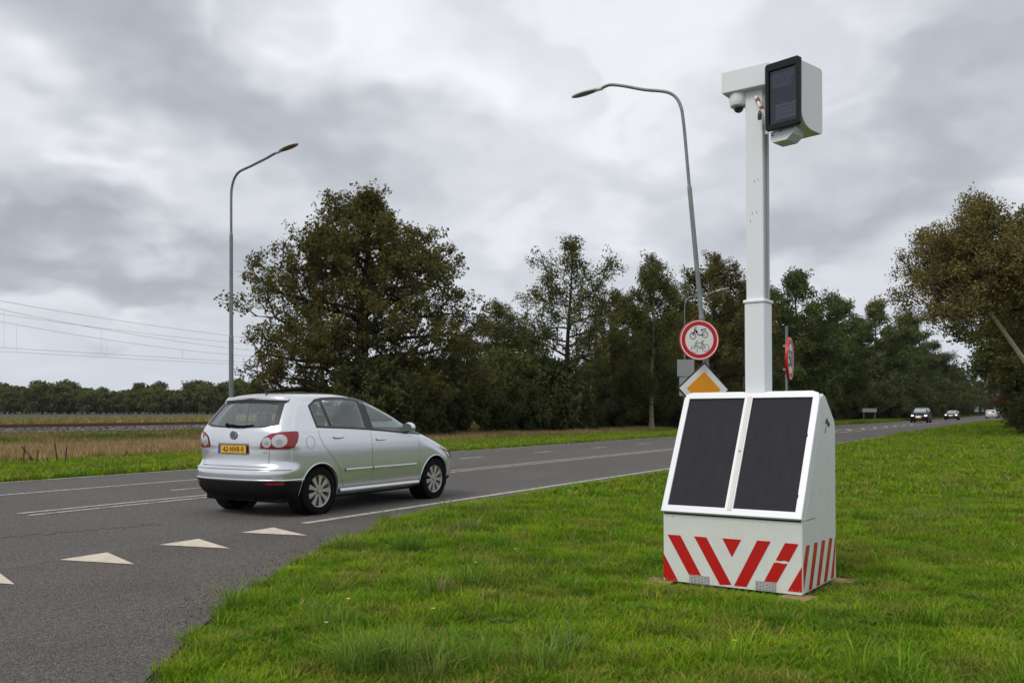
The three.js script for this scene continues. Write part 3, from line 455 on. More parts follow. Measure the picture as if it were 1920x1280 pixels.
const font = await new FontLoader().loadAsync('fonts/droid/droid_sans_bold.typeface.json');
const red = std(.52, .004, .006, .4), signWhite = std(.78, .79, .79, .45), black = std(.012, .012, .013, .5), signGrey = std(.30, .32, .33, .55, .3), amber = std(.78, .31, .004, .4);
const disc = (r, z0, z1, n = 56) => new THREE.CylinderGeometry(r, r, z1 - z0, n).rotateX(Math.PI / 2).translate(0, 0, (z0 + z1) / 2);
const ring = (r0, r1, z0, z1) => toCreasedNormals(new THREE.LatheGeometry([[r0, z0], [r1, z0], [r1, z1], [r0, z1], [r0, z0]].map(([a, b]) => new THREE.Vector2(a, b)), 56).rotateX(Math.PI / 2).toNonIndexed(), .5);
const bar = (a, b, w, z = .010, h = .003) => { const dx = b[0] - a[0], dy = b[1] - a[1], l = Math.hypot(dx, dy); return new THREE.BoxGeometry(l, w, h).rotateZ(Math.atan2(dy, dx)).translate((a[0] + b[0]) / 2, (a[1] + b[1]) / 2, z); };
function roundSign(name, label, pos, turn, R, symbol) {
  const t = thing(name, label, 'road sign', pos, turn);
  part('rim', [ring(R * .962, R, -.035, .008), disc(R * .98, -.012, -.006)], red, t);
  part('outer_ring', ring(R * .905, R * .962, -.006, .0045), signWhite, t); part('red_ring', ring(R * .715, R * .905, -.006, .004), red, t); part('face', disc(R * .715, -.006, .003), signWhite, t);
  symbol(t);
  part('bracket', [box(-.06, .06, R * .55, R * .55 + .04, -.12, -.03), box(-.06, .06, -R * .55, -R * .55 + .04, -.12, -.03)], signGrey, t);
  return t;
}
{ // no mopeds, no bicycles
  const Z = 18.0, p = place(1311.5, Z); p.y = EYE + (HORIZON - 637) / FOCAL * Z;
  const t = roundSign('cycle_ban_sign', 'round red rimmed sign with black moped and bicycle on the leaning lamp post', p, .12, .405, (t) => {
    const S = .405 / 455, q = (x, y) => [(x - 520) * S, (620 - y) * S];
    const W = (x, y, r, w) => { const c = q(x, y); return ring((r - w / 2) * S, (r + w / 2) * S, .0035, .007).translate(c[0], c[1], 0); }, B = (x0, y0, x1, y1, w) => bar(q(x0, y0), q(x1, y1), w * S, .0055);
    part('moped_symbol', [W(372, 535, 66, 14), W(645, 500, 66, 14), B(372, 530, 420, 380, 18), B(415, 385, 420, 352, 16), B(418, 352, 460, 343, 14), B(425, 395, 500, 515, 16), B(500, 515, 645, 500, 18), B(440, 405, 470, 470, 46), B(556, 395, 680, 380, 22), B(560, 400, 585, 412, 26), B(335, 455, 420, 462, 10)], black, t);
    part('bicycle_symbol', [W(405, 832, 74, 8), W(665, 800, 78, 8), B(405, 830, 445, 660, 9), B(443, 665, 452, 645, 9), B(450, 645, 482, 635, 9), B(437, 695, 590, 683, 10), B(440, 715, 545, 808, 12), B(545, 808, 600, 660, 9), B(590, 690, 660, 800, 12), B(545, 808, 660, 800, 9), B(565, 652, 625, 640, 12)], black, t);
  });
  const dz = 18.15, d = place(1319.5, dz); d.y = EYE + (HORIZON - 729) / FOCAL * dz;
  const k = thing('priority_sign', 'white and orange diamond priority sign half hidden by the camera cabinet', 'road sign', d, .12); k.rotation.z = -.035;
  const dia = (h, z0, z1) => new THREE.ExtrudeGeometry(shapeOf([[h, 0], [0, h], [-h, 0], [0, -h]]), { depth: z1 - z0, bevelEnabled: true, bevelSize: .008, bevelThickness: .001, bevelSegments: 2 }).translate(0, 0, z0);
  part('edge', dia(.53, -.03, 0), black, k); part('face', dia(.49, .001, .003), signWhite, k); part('orange_field', dia(.338, .006, .008), amber, k); part('bracket', box(-.05, .05, -.3, -.26, -.14, -.03), signGrey, k);
}
{ // 50 seen almost edge on, on its own post
  const Z = 16.6, base = place(1475.5, Z), t = thing('sign_post', 'thin grey post carrying the speed limit sign right of the mast', 'post', base);
  part('tube', rod(V(0, -.05, 0), V(0, EYE + (HORIZON - 612) / FOCAL * Z, 0), .025, .025, 12), galv, t); part('cap', rod(V(0, 2.91, 0), V(0, 2.925, 0), .027, .027, 12), galv, t);
  const p = place(1482.5, Z - .03); p.y = EYE + (HORIZON - 672.5) / FOCAL * Z;
  roundSign('speed_limit_sign', 'round red rimmed 50 sign seen almost edge on right of the mast', p, 1.125 - .0 , .39, (t) => {
    const g = new TextGeometry('50', { font, size: .3, depth: .003, curveSegments: 8, bevelEnabled: false }); g.computeBoundingBox(); const b = g.boundingBox; g.translate(-(b.min.x + b.max.x) / 2, -(b.min.y + b.max.y) / 2, .004); part('number', g, black, t);
  });
}
{ // grey backs of two signs facing the other way
  const Z = 51, p = place(1285, Z), t = thing('grey_road_sign', 'grey back of a square road sign below the distant lamp', 'road sign', p);
  const y = (q) => EYE + (HORIZON - q) / FOCAL * Z, x = (q) => (q - 1285) / FOCAL * Z;
  part('panel', rbox(x(1270), x(1302), y(705.5), y(674), -.02, .02, .01), signGrey, t); part('lower_panel', rbox(x(1274), x(1293), y(742), y(707), -.02, .02, .01), signGrey, t); part('post', rod(V(.05, -.1, -.06), V(.05, y(676), -.06), .035), galv, t);
}
{ // board on two posts and the signs far down the road
  const Z = 101, p = place(1631, Z), t = thing('two_post_board', 'low grey board on two posts at the edge of the wood', 'sign board', p, .2), k = Z / FOCAL, y = (q) => EYE + (HORIZON - q) * k;
  part('board', rbox(-15 * k, 15 * k, y(772.5), y(765.5), -.03, .03, .01), std(.33, .35, .33, .6), t); for (const s of [-11, 12]) part('post', rod(V(s * k, -.1, -.06), V(s * k, y(767), -.06), .05), galv, t);
  for (const [px, y0, y1, w, Z, lb] of [[1831.5, 761, 772, 11, 215, 'far grey direction sign behind the oncoming cars'], [1836, 755.5, 764, 4.5, 219, 'small narrow sign standing above the far direction sign'], [1843.5, 764.5, 771, 5, 232, 'tiny white sign left of the white car'], [1850.5, 767, 771, 4.5, 245, 'tiniest white sign just above the white car']]) {
    const f = Z / FOCAL, s = thing('far_road_sign', lb, 'road sign', place(px, Z), .35, 'signs far down the road'), yy = (q) => EYE + (HORIZON - q) * f;
    part('panel', rbox(-w / 2 * f, w / 2 * f, yy(y1), yy(y0), -.04, .04, .01), Z > 220 ? signWhite : std(.42, .45, .44, .6), s); part('post', rod(V(0, -.1, -.08), V(0, yy(y0 + 1), -.08), .06), galv, s);
  }
}
// ------------------------------------------------------------------ mobile speed camera cabinet
{
  const W = 1.117, D = .837, yb = .045, yf = .57, yt = 1.515, dt = .479, yk = 1.238;
  const grimeTex = tex(512, (x, y) => { const a = tile(x, y, 5), b = tile(x, y, 26, 2), c = tile(x, y * .2, 40, 5); let v = 240 + a * 5 + b * 4; if (b + c > 1.05) v -= 14; return [v * (1 - .012 * a), v, v * (.985 - .02 * Math.max(0, a))]; });
  const white = phy(.80, .84, .835, .42, { map: grimeTex, clearcoat: .25, clearcoatRoughness: .3 }), whiteClean = phy(.79, .83, .86, .4, { clearcoat: .3, clearcoatRoughness: .25 }), gap = std(.02, .02, .02, .9), redTape = phy(.50, .004, .004, .38, { clearcoat: .4 }), redTapeSide = redTape;
  const t = thing('speed_camera_trailer', 'white mobile speed camera cabinet with solar panels, red stripes and tall mast', 'speed camera', V(2.122, 0, -6.61), -.622); t.rotation.z = .006;
  // local: x from -W (left) to 0 (right), y up, z = -depth
  const uvBox = (g, s = .9) => { g.computeBoundingBox(); const p = g.attributes.position, n = g.attributes.normal, u = new Float32Array(p.count * 2); for (let i = 0; i < p.count; i++) { const ax = Math.abs(n.getX(i)); u[2 * i] = (ax > .6 ? p.getZ(i) : p.getX(i)) / s; u[2 * i + 1] = p.getY(i) / s; } g.setAttribute('uv', new THREE.BufferAttribute(u, 2)); return g; };
  const prof = [[0, yb], [0, yf - .006], [.012, yf], [dt - .01, yt - .035], [dt + .05, yt - .012], [dt + .10, yt - .03], [D - .03, yk + .06], [D, yk - .03], [D, yb]];
  const bg = new THREE.ExtrudeGeometry(shapeOf(prof.map(([d, y]) => [d + .010 * (d < .01 ? 1 : d > D - .01 ? -1 : 0), y])), { depth: W - .024, bevelEnabled: true, bevelThickness: .012, bevelSize: .010, bevelSegments: 4 });
  bg.rotateY(Math.PI / 2); bg.translate(-W + .012, 0, 0); // shape x (depth) -> -z
  part('cabinet_body', uvBox(bg), white, t);
  // sloping lid: frame, two solar panels, centre strip
  const sl = Math.hypot(yt - yf, dt), ang = Math.atan2(dt, yt - yf), lid = new THREE.Group(); lid.name = 'lid'; lid.position.set(-W, yf + .012, .006); lid.rotation.x = -ang; t.add(lid);
  const r = .05, o = .0, L = sl - .005, out = [[-o, 0], [W + o, 0], [W + o, L - r * 1.3], [W + o - r * .25, L - r * .35], [W + o - r * 1.2, L], [W * .545 + .10, L], [W * .545 + .06, L - .012], [W * .545 - .06, L - .012], [W * .545 - .11, L], [r * 1.2, L], [r * .25, L - r * .35], [-o, L - r * 1.3]];
  const p1 = [[.040, .045 * sl], [.527, .045 * sl], [.527, .948 * sl], [.040, .948 * sl]], p2 = [[.586, .045 * sl], [1.072, .045 * sl], [1.072, .948 * sl], [.586, .948 * sl]];
  part('frame', uvBox(new THREE.ExtrudeGeometry(shapeOf(out, [p1, p2]), { depth: .026, bevelEnabled: true, bevelThickness: .004, bevelSize: .004, bevelSegments: 3 })), whiteClean, lid);
  const cellTex = tex(512, (x, y) => { const r0 = ((y * 128) % 1), c = ((x * 6) % 1), w = tile(x, y, 6), v = 150 + (r0 < .22 ? 26 : 0) + w * 8 - (c < .02 ? 16 : 0); return [v, v, v * 1.05]; });
  const cell = phy(.085, .085, .10, .75, { map: cellTex, specularIntensity: .35 });
  for (const [a, b] of [[.044, .523], [.590, 1.068]]) { const g = new THREE.BoxGeometry(b - a, .903 * sl - .008, .008).translate((a + b) / 2, .4965 * sl, .012); const s = part('solar_panel', g, cell, lid); part('panel_edge', [box(a - .004, a, .045 * sl, .948 * sl, .004, .024), box(b, b + .004, .045 * sl, .948 * sl, .004, .024), box(a, b, .948 * sl - .005, .948 * sl - .001, .004, .024), box(a, b, .045 * sl + .001, .045 * sl + .005, .004, .024)], gap, s); }
  part('centre_strip', rbox(.546, .580, .03 * sl, .957 * sl, .024, .034, .003), std(.70, .67, .64, .5), lid); part('lock', new THREE.CylinderGeometry(.009, .009, .006, 14).rotateX(Math.PI / 2).translate(.563, .5 * sl, .037), signGrey, lid);
  for (const k of [.15, .62]) part('hinge', rbox(1.066, 1.074, k * sl, k * sl + .03, .02, .032, .002), gap, lid);
  part('lid_gap', box(-W + .01, -.01, yf - .004, yf + .010, -.02, .0035), gap, t);
  // red striping on front and side
  const F = (pts) => new THREE.ExtrudeGeometry(shapeOf(pts.map(([x, y]) => [x - W, y + .006])), { depth: .0015, bevelEnabled: false }).translate(0, 0, .0008);
  const Sd = (pts) => { const g = new THREE.ExtrudeGeometry(shapeOf(pts), { depth: .0015, bevelEnabled: false }); g.rotateY(Math.PI / 2); return g.translate(.0008, 0, 0); };
  for (const s of [[[.003, .242], [.128, .034], [.021, .027], [.003, .061]], [[.039, .395], [.149, .396], [.325, .094], [.224, .088]], [[.266, .398], [.369, .397], [.572, .05], [.479, .040]], [[.5, .4], [.652, .4], [.577, .261]], [[.777, .404], [.881, .405], [.691, .046], [.593, .045]], [[.989, .402], [1.088, .401], [1.060, .345], [1.016, .264], [.985, .272], [.955, .266], [.918, .268]], [[.905, .249], [.935, .254], [.97, .248], [1.007, .251], [.924, .101], [.827, .099]], [[1.112, .238], [1.112, .06], [1.108, .050], [1.006, .050]]]) part('red_stripe', F(s), redTape, t);
  for (const s of [[[.087, .389], [.165, .383], [.022, .07], [.018, .252]], [[.278, .388], [.36, .38], [.212, .05], [.135, .052]], [[.466, .383], [.548, .374], [.399, .05], [.322, .052]], [[.656, .377], [.735, .369], [.582, .05], [.502, .052]], [[.815, .366], [.83, .361], [.765, .05], [.688, .052]]]) part('red_stripe', Sd(s), redTapeSide, t);
  // vents: square holes punched in a plate
  for (const [x0, x1, y0, y1] of [[.226, .391, .034, .100], [.763, .920, .042, .108]]) {
    const holes = [], nx = 14, ny = 6; for (let i = 0; i < nx; i++) for (let j = 0; j < ny; j++) { const a = x0 + (x1 - x0) * (i + .12) / nx, b = x0 + (x1 - x0) * (i + .88) / nx, c = y0 + (y1 - y0) * (j + .12) / ny, d = y0 + (y1 - y0) * (j + .88) / ny; holes.push([[a, c], [b, c], [b, d], [a, d]].map(([x, y]) => [x - W, y])); }
    const vg = part('vent_grille', new THREE.ExtrudeGeometry(shapeOf([[x0, y0], [x1, y0], [x1, y1], [x0, y1]].map(([x, y]) => [x - W, y]), holes), { depth: .002, bevelEnabled: false }).translate(0, 0, .0035), signWhite, t); part('vent_opening', box(x0 - W, x1 - W, y0, y1, .001, .0026), gap, vg);
  }
  for (const [x, y] of [[.03, .048], [.10, .05], [1.04, .066], [1.095, .062], [.085, .548]]) part('rivet', new THREE.SphereGeometry(.005, 8, 6).translate(x - W, y, .002), signGrey, t);
  part('side_seam', [box(.0004, .002, yf, yf + .004, -.30, -.01)], gap, t);
  part('side_flange', [rod(V(.001, yf - .02, -.045), V(.001, yt - .12, -.045 - dt * .90), .004, .004, 6)], white, t);
  // camera pictogram on the side
  part('camera_pictogram', [Sd([[.600, 1.325], [.690, 1.275], [.655, 1.250], [.575, 1.300]]), Sd([[.572, 1.296], [.590, 1.286], [.582, 1.276], [.566, 1.285]]), Sd([[.590, 1.262], [.598, 1.262], [.566, 1.224], [.560, 1.228]]), Sd([[.560, 1.232], [.570, 1.232], [.570, 1.206], [.560, 1.206]])], black, t);
  // feet
  for (const [x, d] of [[-W + .06, .05], [-.06, .05], [-W + .06, D - .05], [-.06, D - .05]]) part('foot', [rbox(x - .045, x + .045, .024, .05, -d - .04, -d + .04, .004), rod(V(x, .03, -d), V(x, .07, -d), .025)], signGrey, t);
  // mast
  const mx = -.545, md = .60, mast = (w, d, y0, y1) => rbox(mx - w / 2, mx + w / 2, y0, y1, -md - d / 2, -md + d / 2, .012, 3);
  part('mast_lower', mast(.168, .178, 1.2, 2.262), whiteClean, t); part('mast_collar', mast(.190, .20, 2.258, 2.288), whiteClean, t);
  const up = part('mast_upper', mast(.148, .150, 2.27, 4.02), whiteClean, t);
  part('mast_rail', [box(mx + .0715, mx + .078, 2.29, 3.75, -md - .055, -md - .02), box(mx + .0715, mx + .078, 2.29, 3.75, -md + .02, -md + .055), rod(V(mx + .08, 2.3, -md), V(mx + .08, 3.7, -md), .009)], std(.45, .46, .47, .5), up);
  const rustT = std(.30, .17, .09, .9); part('rust_mark', [[-.02, 2.98], [.015, 2.985], [.0, 3.24], [.03, 3.245], [-.035, 2.92]].map(([x, y]) => box(mx + x, mx + x + .005, y, y + .018, -md + .075, -md + .0755)), rustT, up);
  part('seal', [box(mx - .09, mx + .09, yt - .02, yt - .006, -md - .1, -md + .1)], gap, t);
  // head carrier box and dome camera, set across the mast top
  const hb = new THREE.Group(); hb.name = 'carrier_box'; t.add(hb); hb.position.set(mx - .005, 4.0, -md);
  const cs = new THREE.Shape(); cs.moveTo(-.235, -.13); cs.lineTo(.10, -.13); cs.quadraticCurveTo(.155, -.13, .155, -.075); cs.lineTo(.155, .12); cs.lineTo(-.235, .12); cs.lineTo(-.235, -.13);
  const cg = new THREE.ExtrudeGeometry(cs, { depth: .165, bevelEnabled: true, bevelThickness: .008, bevelSize: .008, bevelSegments: 3, curveSegments: 10 }); cg.rotateX(-Math.PI / 2); cg.scale(1, 1, 1); cg.translate(0, .0, 0); part('box', cg, whiteClean, hb);
  const dm = new THREE.LatheGeometry([[0, -.125], [.03, -.125], [.034, -.115], [.04, -.11], [.06, -.108], [.068, -.098], [.075, -.06], [.075, .01]].map(([a, b]) => new THREE.Vector2(a, b)), 28).translate(-.135, -.005, .045); part('dome_housing', dm, whiteClean, hb);
  part('dome_glass', new THREE.SphereGeometry(.042, 20, 12).translate(-.135, -.118, .045), phy(.015, .015, .018, .08, { clearcoat: 1 }), hb);
  // cable between carrier and head
  part('cable', [tube([V(mx + .02, 3.93, -md + .08), V(mx + .06, 3.85, -md + .11), V(mx + .10, 3.76, -md + .10), V(mx + .10, 3.70, -md + .07)], .016, 8), box(mx + .085, mx + .115, 3.62, 3.73, -md + .04, -md + .055)], whiteClean, t);
  part('cable_tie', [tube([V(mx + .035, 3.905, -md + .09), V(mx + .05, 3.87, -md + .105)], .018, 8, 6), tube([V(mx + .075, 3.83, -md + .112), V(mx + .085, 3.81, -md + .112)], .018, 8, 6)], std(.34, .10, .05, .7), t);
  part('padlock', [rbox(mx + .055, mx + .085, 3.72, 3.77, -md + .12, -md + .14, .006), tube([V(mx + .06, 3.77, -md + .13), V(mx + .07, 3.79, -md + .13), V(mx + .08, 3.77, -md + .13)], .005, 6)], black, t);
  // camera head
  const h = new THREE.Group(); h.name = 'camera_head'; t.add(h); h.position.set(mx + .148, 3.60, -md + .17); h.rotation.y = -.18;
  const hw = .285, hh = .505, hd = .35;   // x 0..hw, y 0..hh, z 0..-hd
  const hs = new THREE.Shape(); hs.moveTo(0, 0); hs.lineTo(0, hh - .02); hs.quadraticCurveTo(0, hh, .02, hh); hs.lineTo(hd - .03, hh); hs.quadraticCurveTo(hd, hh, hd, hh - .03); hs.lineTo(hd, .03); hs.quadraticCurveTo(hd, .0, hd - .03, -.005); hs.lineTo(.20, -.035); hs.quadraticCurveTo(.07, -.03, .035, .06); hs.lineTo(.03, 0); hs.lineTo(0, 0);
  const shell = new THREE.Shape(); shell.moveTo(.012, .11); shell.lineTo(.012, hh - .012); shell.lineTo(hd - .02, hh - .0); shell.quadraticCurveTo(hd, hh - .01, hd, hh - .04); shell.lineTo(hd, .02); shell.quadraticCurveTo(hd, -.01, hd - .03, -.012); shell.lineTo(.19, -.012); shell.quadraticCurveTo(.04, -.005, .012, .11);
  const sg = new THREE.ExtrudeGeometry(shell, { depth: hw - .012, bevelEnabled: true, bevelThickness: .006, bevelSize: .004, bevelSegments: 3, curveSegments: 14 }); sg.rotateY(Math.PI / 2); sg.translate(.006, 0, 0); part('cover', uvBox(sg), phy(.78, .765, .745, .45, { clearcoat: .2 }), h);
  const plast = phy(.010, .011, .013, .5, { specularIntensity: .45 }), fr = shapeOf([[0, .012], [.012, 0], [hw - .01, 0], [hw, .012], [hw + .004, hh + .002], [hw - .012, hh + .014], [.012, hh + .012], [0, hh - .004]], [[[.024, .036], [hw - .020, .036], [hw - .020, hh - .04], [.024, hh - .04]]]);
  part('window_frame', new THREE.ExtrudeGeometry(fr, { depth: .03, bevelEnabled: true, bevelThickness: .005, bevelSize: .004, bevelSegments: 2 }).translate(0, 0, -.004), plast, h);
  part('back_panel', box(.022, hw - .018, .034, hh - .038, -.012, -.004), std(.010, .011, .014, .6), h);
  part('window_glass', box(.022, hw - .018, .034, hh - .038, .012, .016), phy(.58, .62, .70, .02, { transmission: 1, thickness: 0, ior: 1.5 }), h);
  const lensPlate = part('lens_plate', new THREE.ExtrudeGeometry(shapeOf([[.048, .335], [.062, .32], [hw - .085, .32], [hw - .062, .345], [hw - .05, hh - .065], [.045, hh - .065]]), { depth: .006, bevelEnabled: false }).translate(0, 0, -.003), std(.16, .17, .19, .5, .2), h);
  for (const x of [.085, .135, .20]) part('lens', [new THREE.CylinderGeometry(.022, .022, .012, 24).rotateX(Math.PI / 2).translate(x, .385, .004)], phy(.10, .11, .13, .12, { clearcoat: 1 }), lensPlate);
  const leds = []; for (let j = 0; j < 4; j++) for (let i = 0; i < 12; i++) leds.push(new THREE.CylinderGeometry(.005, .005, .006, 8).rotateX(Math.PI / 2).translate(.082 + i * .0133 + (j % 2) * .004, .085 + j * .031, .0)); for (let j = 0; j < 4; j++) leds.push(box(.07, .248, .072 + j * .031, .098 + j * .031, -.004, -.001)); part('flash_grid', leds, std(.40, .38, .36, .45, .2), h);
  part('mount_bracket', [new THREE.ExtrudeGeometry(shapeOf([[.012, -.004], [.012, -.06], [.03, -.085], [.15, -.085], [.20, -.045], [.22, -.004]]), { depth: .16, bevelEnabled: true, bevelThickness: .004, bevelSize: .004, bevelSegments: 2 }).translate(0, 0, -.19)], whiteClean, h);
  for (const [x, y] of [[.03, -.03], [.10, -.012]]) part('bolt', new THREE.CylinderGeometry(.007, .007, .006, 10).rotateX(Math.PI / 2).translate(x, y, -.024), gap, h);
  part('hinge', [rod(V(-.02, .1, -.1), V(-.02, hh - .05, -.1), .012), box(-.06, .01, hh - .12, hh - .06, -.14, -.06), box(-.06, .01, .08, .14, -.14, -.06)], signGrey, h);
  // boards under the feet
  const wood = (() => { const tx = tex(256, (x, y) => { const a = tile(x, y * .15, 60, 1) + .5 * tile(x, y, 12, 3), v = 200 + a * 40; return [v, v * .94, v * .85]; }); return std(.56, .42, .27, .85, 0, { map: tx }); })(), e1 = V(Math.cos(.622), 0, Math.sin(.622)), e2 = V(Math.sin(.622), 0, -Math.cos(.622));
  for (const [x, d, turn, lb] of [[-W - .02, .0, .1, 'thin wooden board under the left front foot of the camera cabinet'], [-.03, -.01, -.15, 'thin wooden board under the nearest front foot of the camera cabinet'], [.05, D - .01, .2, 'thin wooden board under the right rear foot of the camera cabinet']]) {
    const p = V(2.122, 0, -6.61).addScaledVector(e1, x).addScaledVector(e2, d), b = thing('wooden_board', lb, 'board', p, -.622 + turn, 'boards under the camera cabinet'); part('ply', rbox(-.11, .11, .004, .026, -.10, .10, .004), wood, b);
  }
}
// ------------------------------------------------------------------ cars. Car axes: x forward from the rear axle, y up, z to the right
function curve(pts) {                                            // monotone cubic through [t, value]
  const n = pts.length, m = new Array(n).fill(0), d = []; for (let i = 0; i < n - 1; i++) d.push((pts[i + 1][1] - pts[i][1]) / (pts[i + 1][0] - pts[i][0]));
  m[0] = d[0]; m[n - 1] = d[n - 2]; for (let i = 1; i < n - 1; i++) m[i] = d[i - 1] * d[i] <= 0 ? 0 : 2 * d[i - 1] * d[i] / (d[i - 1] + d[i]);
  return (t) => { if (t <= pts[0][0]) return pts[0][1]; if (t >= pts[n - 1][0]) return pts[n - 1][1]; let i = 0; while (t > pts[i + 1][0]) i++; const h = pts[i + 1][0] - pts[i][0], s = (t - pts[i][0]) / h, a = s * s, b = a * s; return (2 * b - 3 * a + 1) * pts[i][1] + (b - 2 * a + s) * h * m[i] + (-2 * b + 3 * a) * pts[i + 1][1] + (b - a) * h * m[i + 1]; };
}
function carForm(o) {
  const xr = curve(o.rear), xf = curve(o.front), w = curve(o.width), Lr = curve(o.rearRound), Lf = curve(o.frontRound), nr = o.nr ?? (() => 2.7), nf = o.nf ?? (() => 2.4);
  const half = (y, ins = 0) => {                                 // half outline at height y from the rear middle round the right to the front middle
    const a = xr(y) + ins, b = Math.max(a + .1, Math.min(xf(y) - ins, ins ? 2.3 : 9)), ww = Math.max(.02, w(y) - ins), len = b - a, lr = Math.min(Lr(y), len * .48), lf = Math.min(Lf(y), len * .5), pts = [], er = 2 / nr(y), ef = 2 / nf(y);
    for (let i = 0; i <= 26; i++) { const p = i / 26 * Math.PI / 2; pts.push([a + lr * (1 - Math.pow(Math.cos(p), er)), ww * Math.pow(Math.sin(p), er)]); }
    for (let i = 1; i < 30; i++) pts.push([lerp(a + lr, b - lf, i / 30), ww]);
    for (let i = 0; i <= 26; i++) { const p = (1 - i / 26) * Math.PI / 2; pts.push([b - lf * (1 - Math.pow(Math.cos(p), ef)), ww * Math.pow(Math.max(0, Math.sin(p)), ef)]); }
    for (const q of pts) q[1] *= 1 - .016 * Math.pow((q[0] - 1.3) / 2, 2);
    return pts;
  };
  function solid(ys, ins = 0, dy = 0) {
    const P = [], I = [], rows = ys.map((y) => { const h = half(y + dy, ins), full = h.slice(0, -1).concat(h.slice(1).reverse().map(([x, z]) => [x, -z])); return full.map(([x, z]) => [x, y, z]); }), M = rows[0].length;
    for (const r of rows) for (const p of r) P.push(...p);
    for (let j = 0; j < rows.length - 1; j++) for (let i = 0; i < M; i++) { const a = j * M + i, b = j * M + (i + 1) % M, c = a + M, d = b + M; I.push(a, b, c, b, d, c); }
    for (const [row, flip] of [[0, false], [rows.length - 1, true]]) { const k = P.length / 3, r = rows[row]; let cx = 0; for (const p of r) cx += p[0] / M; P.push(cx, r[0][1] + (flip ? .004 : 0), 0); for (let i = 0; i < M; i++) { const a = row * M + i, b = row * M + (i + 1) % M; flip ? I.push(b, k, a) : I.push(a, k, b); } }
    let g = new THREE.BufferGeometry(); g.setAttribute('position', new THREE.Float32BufferAttribute(P, 3)); g.setIndex(I); g = mergeVertices(g, 1e-5); g.computeVertexNormals(); g.setAttribute('uv', new THREE.BufferAttribute(new Float32Array(g.attributes.position.count * 2), 2)); return g;
  }
  const side = (sg) => (x, y) => { const h = half(y); let z = 0; for (let i = 0; i < h.length - 1; i++) if (h[i][0] <= x && h[i + 1][0] >= x) { const t = (x - h[i][0]) / Math.max(1e-6, h[i + 1][0] - h[i][0]); z = Math.max(z, lerp(h[i][1], h[i + 1][1], t)); } return V(x, y, z * sg); };
  const walk = (h, s) => { const sg = s < 0 ? -1 : 1; let d = Math.abs(s); for (let i = 0; i < h.length - 1; i++) { const l = Math.hypot(h[i + 1][0] - h[i][0], h[i + 1][1] - h[i][1]); if (d <= l) { const t = d / l; return [lerp(h[i][0], h[i + 1][0], t), lerp(h[i][1], h[i + 1][1], t) * sg]; } d -= l; } return [...h[h.length - 1]]; };
  const rear = (s, y) => { const p = walk(half(y), s); return V(p[0], y, p[1]); };
  const front = (s, y) => { const p = walk(half(y).slice().reverse(), s); return V(p[0], y, p[1]); };
  return { half, solid, side, rear, front, xr, xf, w };
}
const tess = new TessellateModifier(.05, 8);
function skin(map, pts, off, holes = [], edge = .05, thick = 0) {        // an outline laid on a mapped surface and lifted by off
  let g = new THREE.ShapeGeometry(shapeOf(pts, holes), 12).toNonIndexed(); g = new TessellateModifier(edge, 8).modify(g); g.deleteAttribute('normal'); g.deleteAttribute('uv'); g = mergeVertices(g, 1e-4);
  const p = g.attributes.position, mid = V(1.3, .75, 0);
  for (let i = 0; i < p.count; i++) { const a = p.getX(i), b = p.getY(i), c = map(a, b), e = .004, n = map(a + e, b).sub(c).cross(map(a, b + e).sub(c)).normalize(); if (n.dot(c.clone().sub(mid)) < 0) n.negate(); c.addScaledVector(n, off); p.setXYZ(i, c.x, c.y, c.z); }
  g.computeVertexNormals(); g.setAttribute('uv', new THREE.BufferAttribute(new Float32Array(p.count * 2), 2)); return g;
}
const mirrorX = (g) => { const c = g.clone().scale(1, 1, -1); if (c.index) { const a = c.index.array; for (let i = 0; i < a.length; i += 3) { const t = a[i]; a[i] = a[i + 1]; a[i + 1] = t; } } else { const p = c.attributes; for (const k of Object.keys(p)) { const s = p[k].itemSize, ar = p[k].array; for (let i = 0; i < p[k].count; i += 3) for (let q = 0; q < s; q++) { const t = ar[i * s + q]; ar[i * s + q] = ar[(i + 1) * s + q]; ar[(i + 1) * s + q] = t; } } } return c; };
const rubber = phy(.009, .009, .009, .9, { specularIntensity: .25 }), trimBlack = phy(.012, .012, .013, .45, { clearcoat: .2 }), plastic = phy(.011, .011, .012, .7, { specularIntensity: .3 }), chrome = std(.62, .63, .64, .18, 1), cabin = std(.15, .16, .16, .9), alloy = std(.50, .475, .44, .38, .65), discMat = std(.10, .085, .075, .6, .6);
const tint = phy(.80, .95, .91, .03, { transmission: 1, thickness: 0, ior: 1.95 }), redLens = phy(.30, .004, .010, .2, { clearcoat: .6, clearcoatRoughness: .05 }), clearLens = phy(.55, .55, .56, .22, { clearcoat: 1, metalness: .85 });
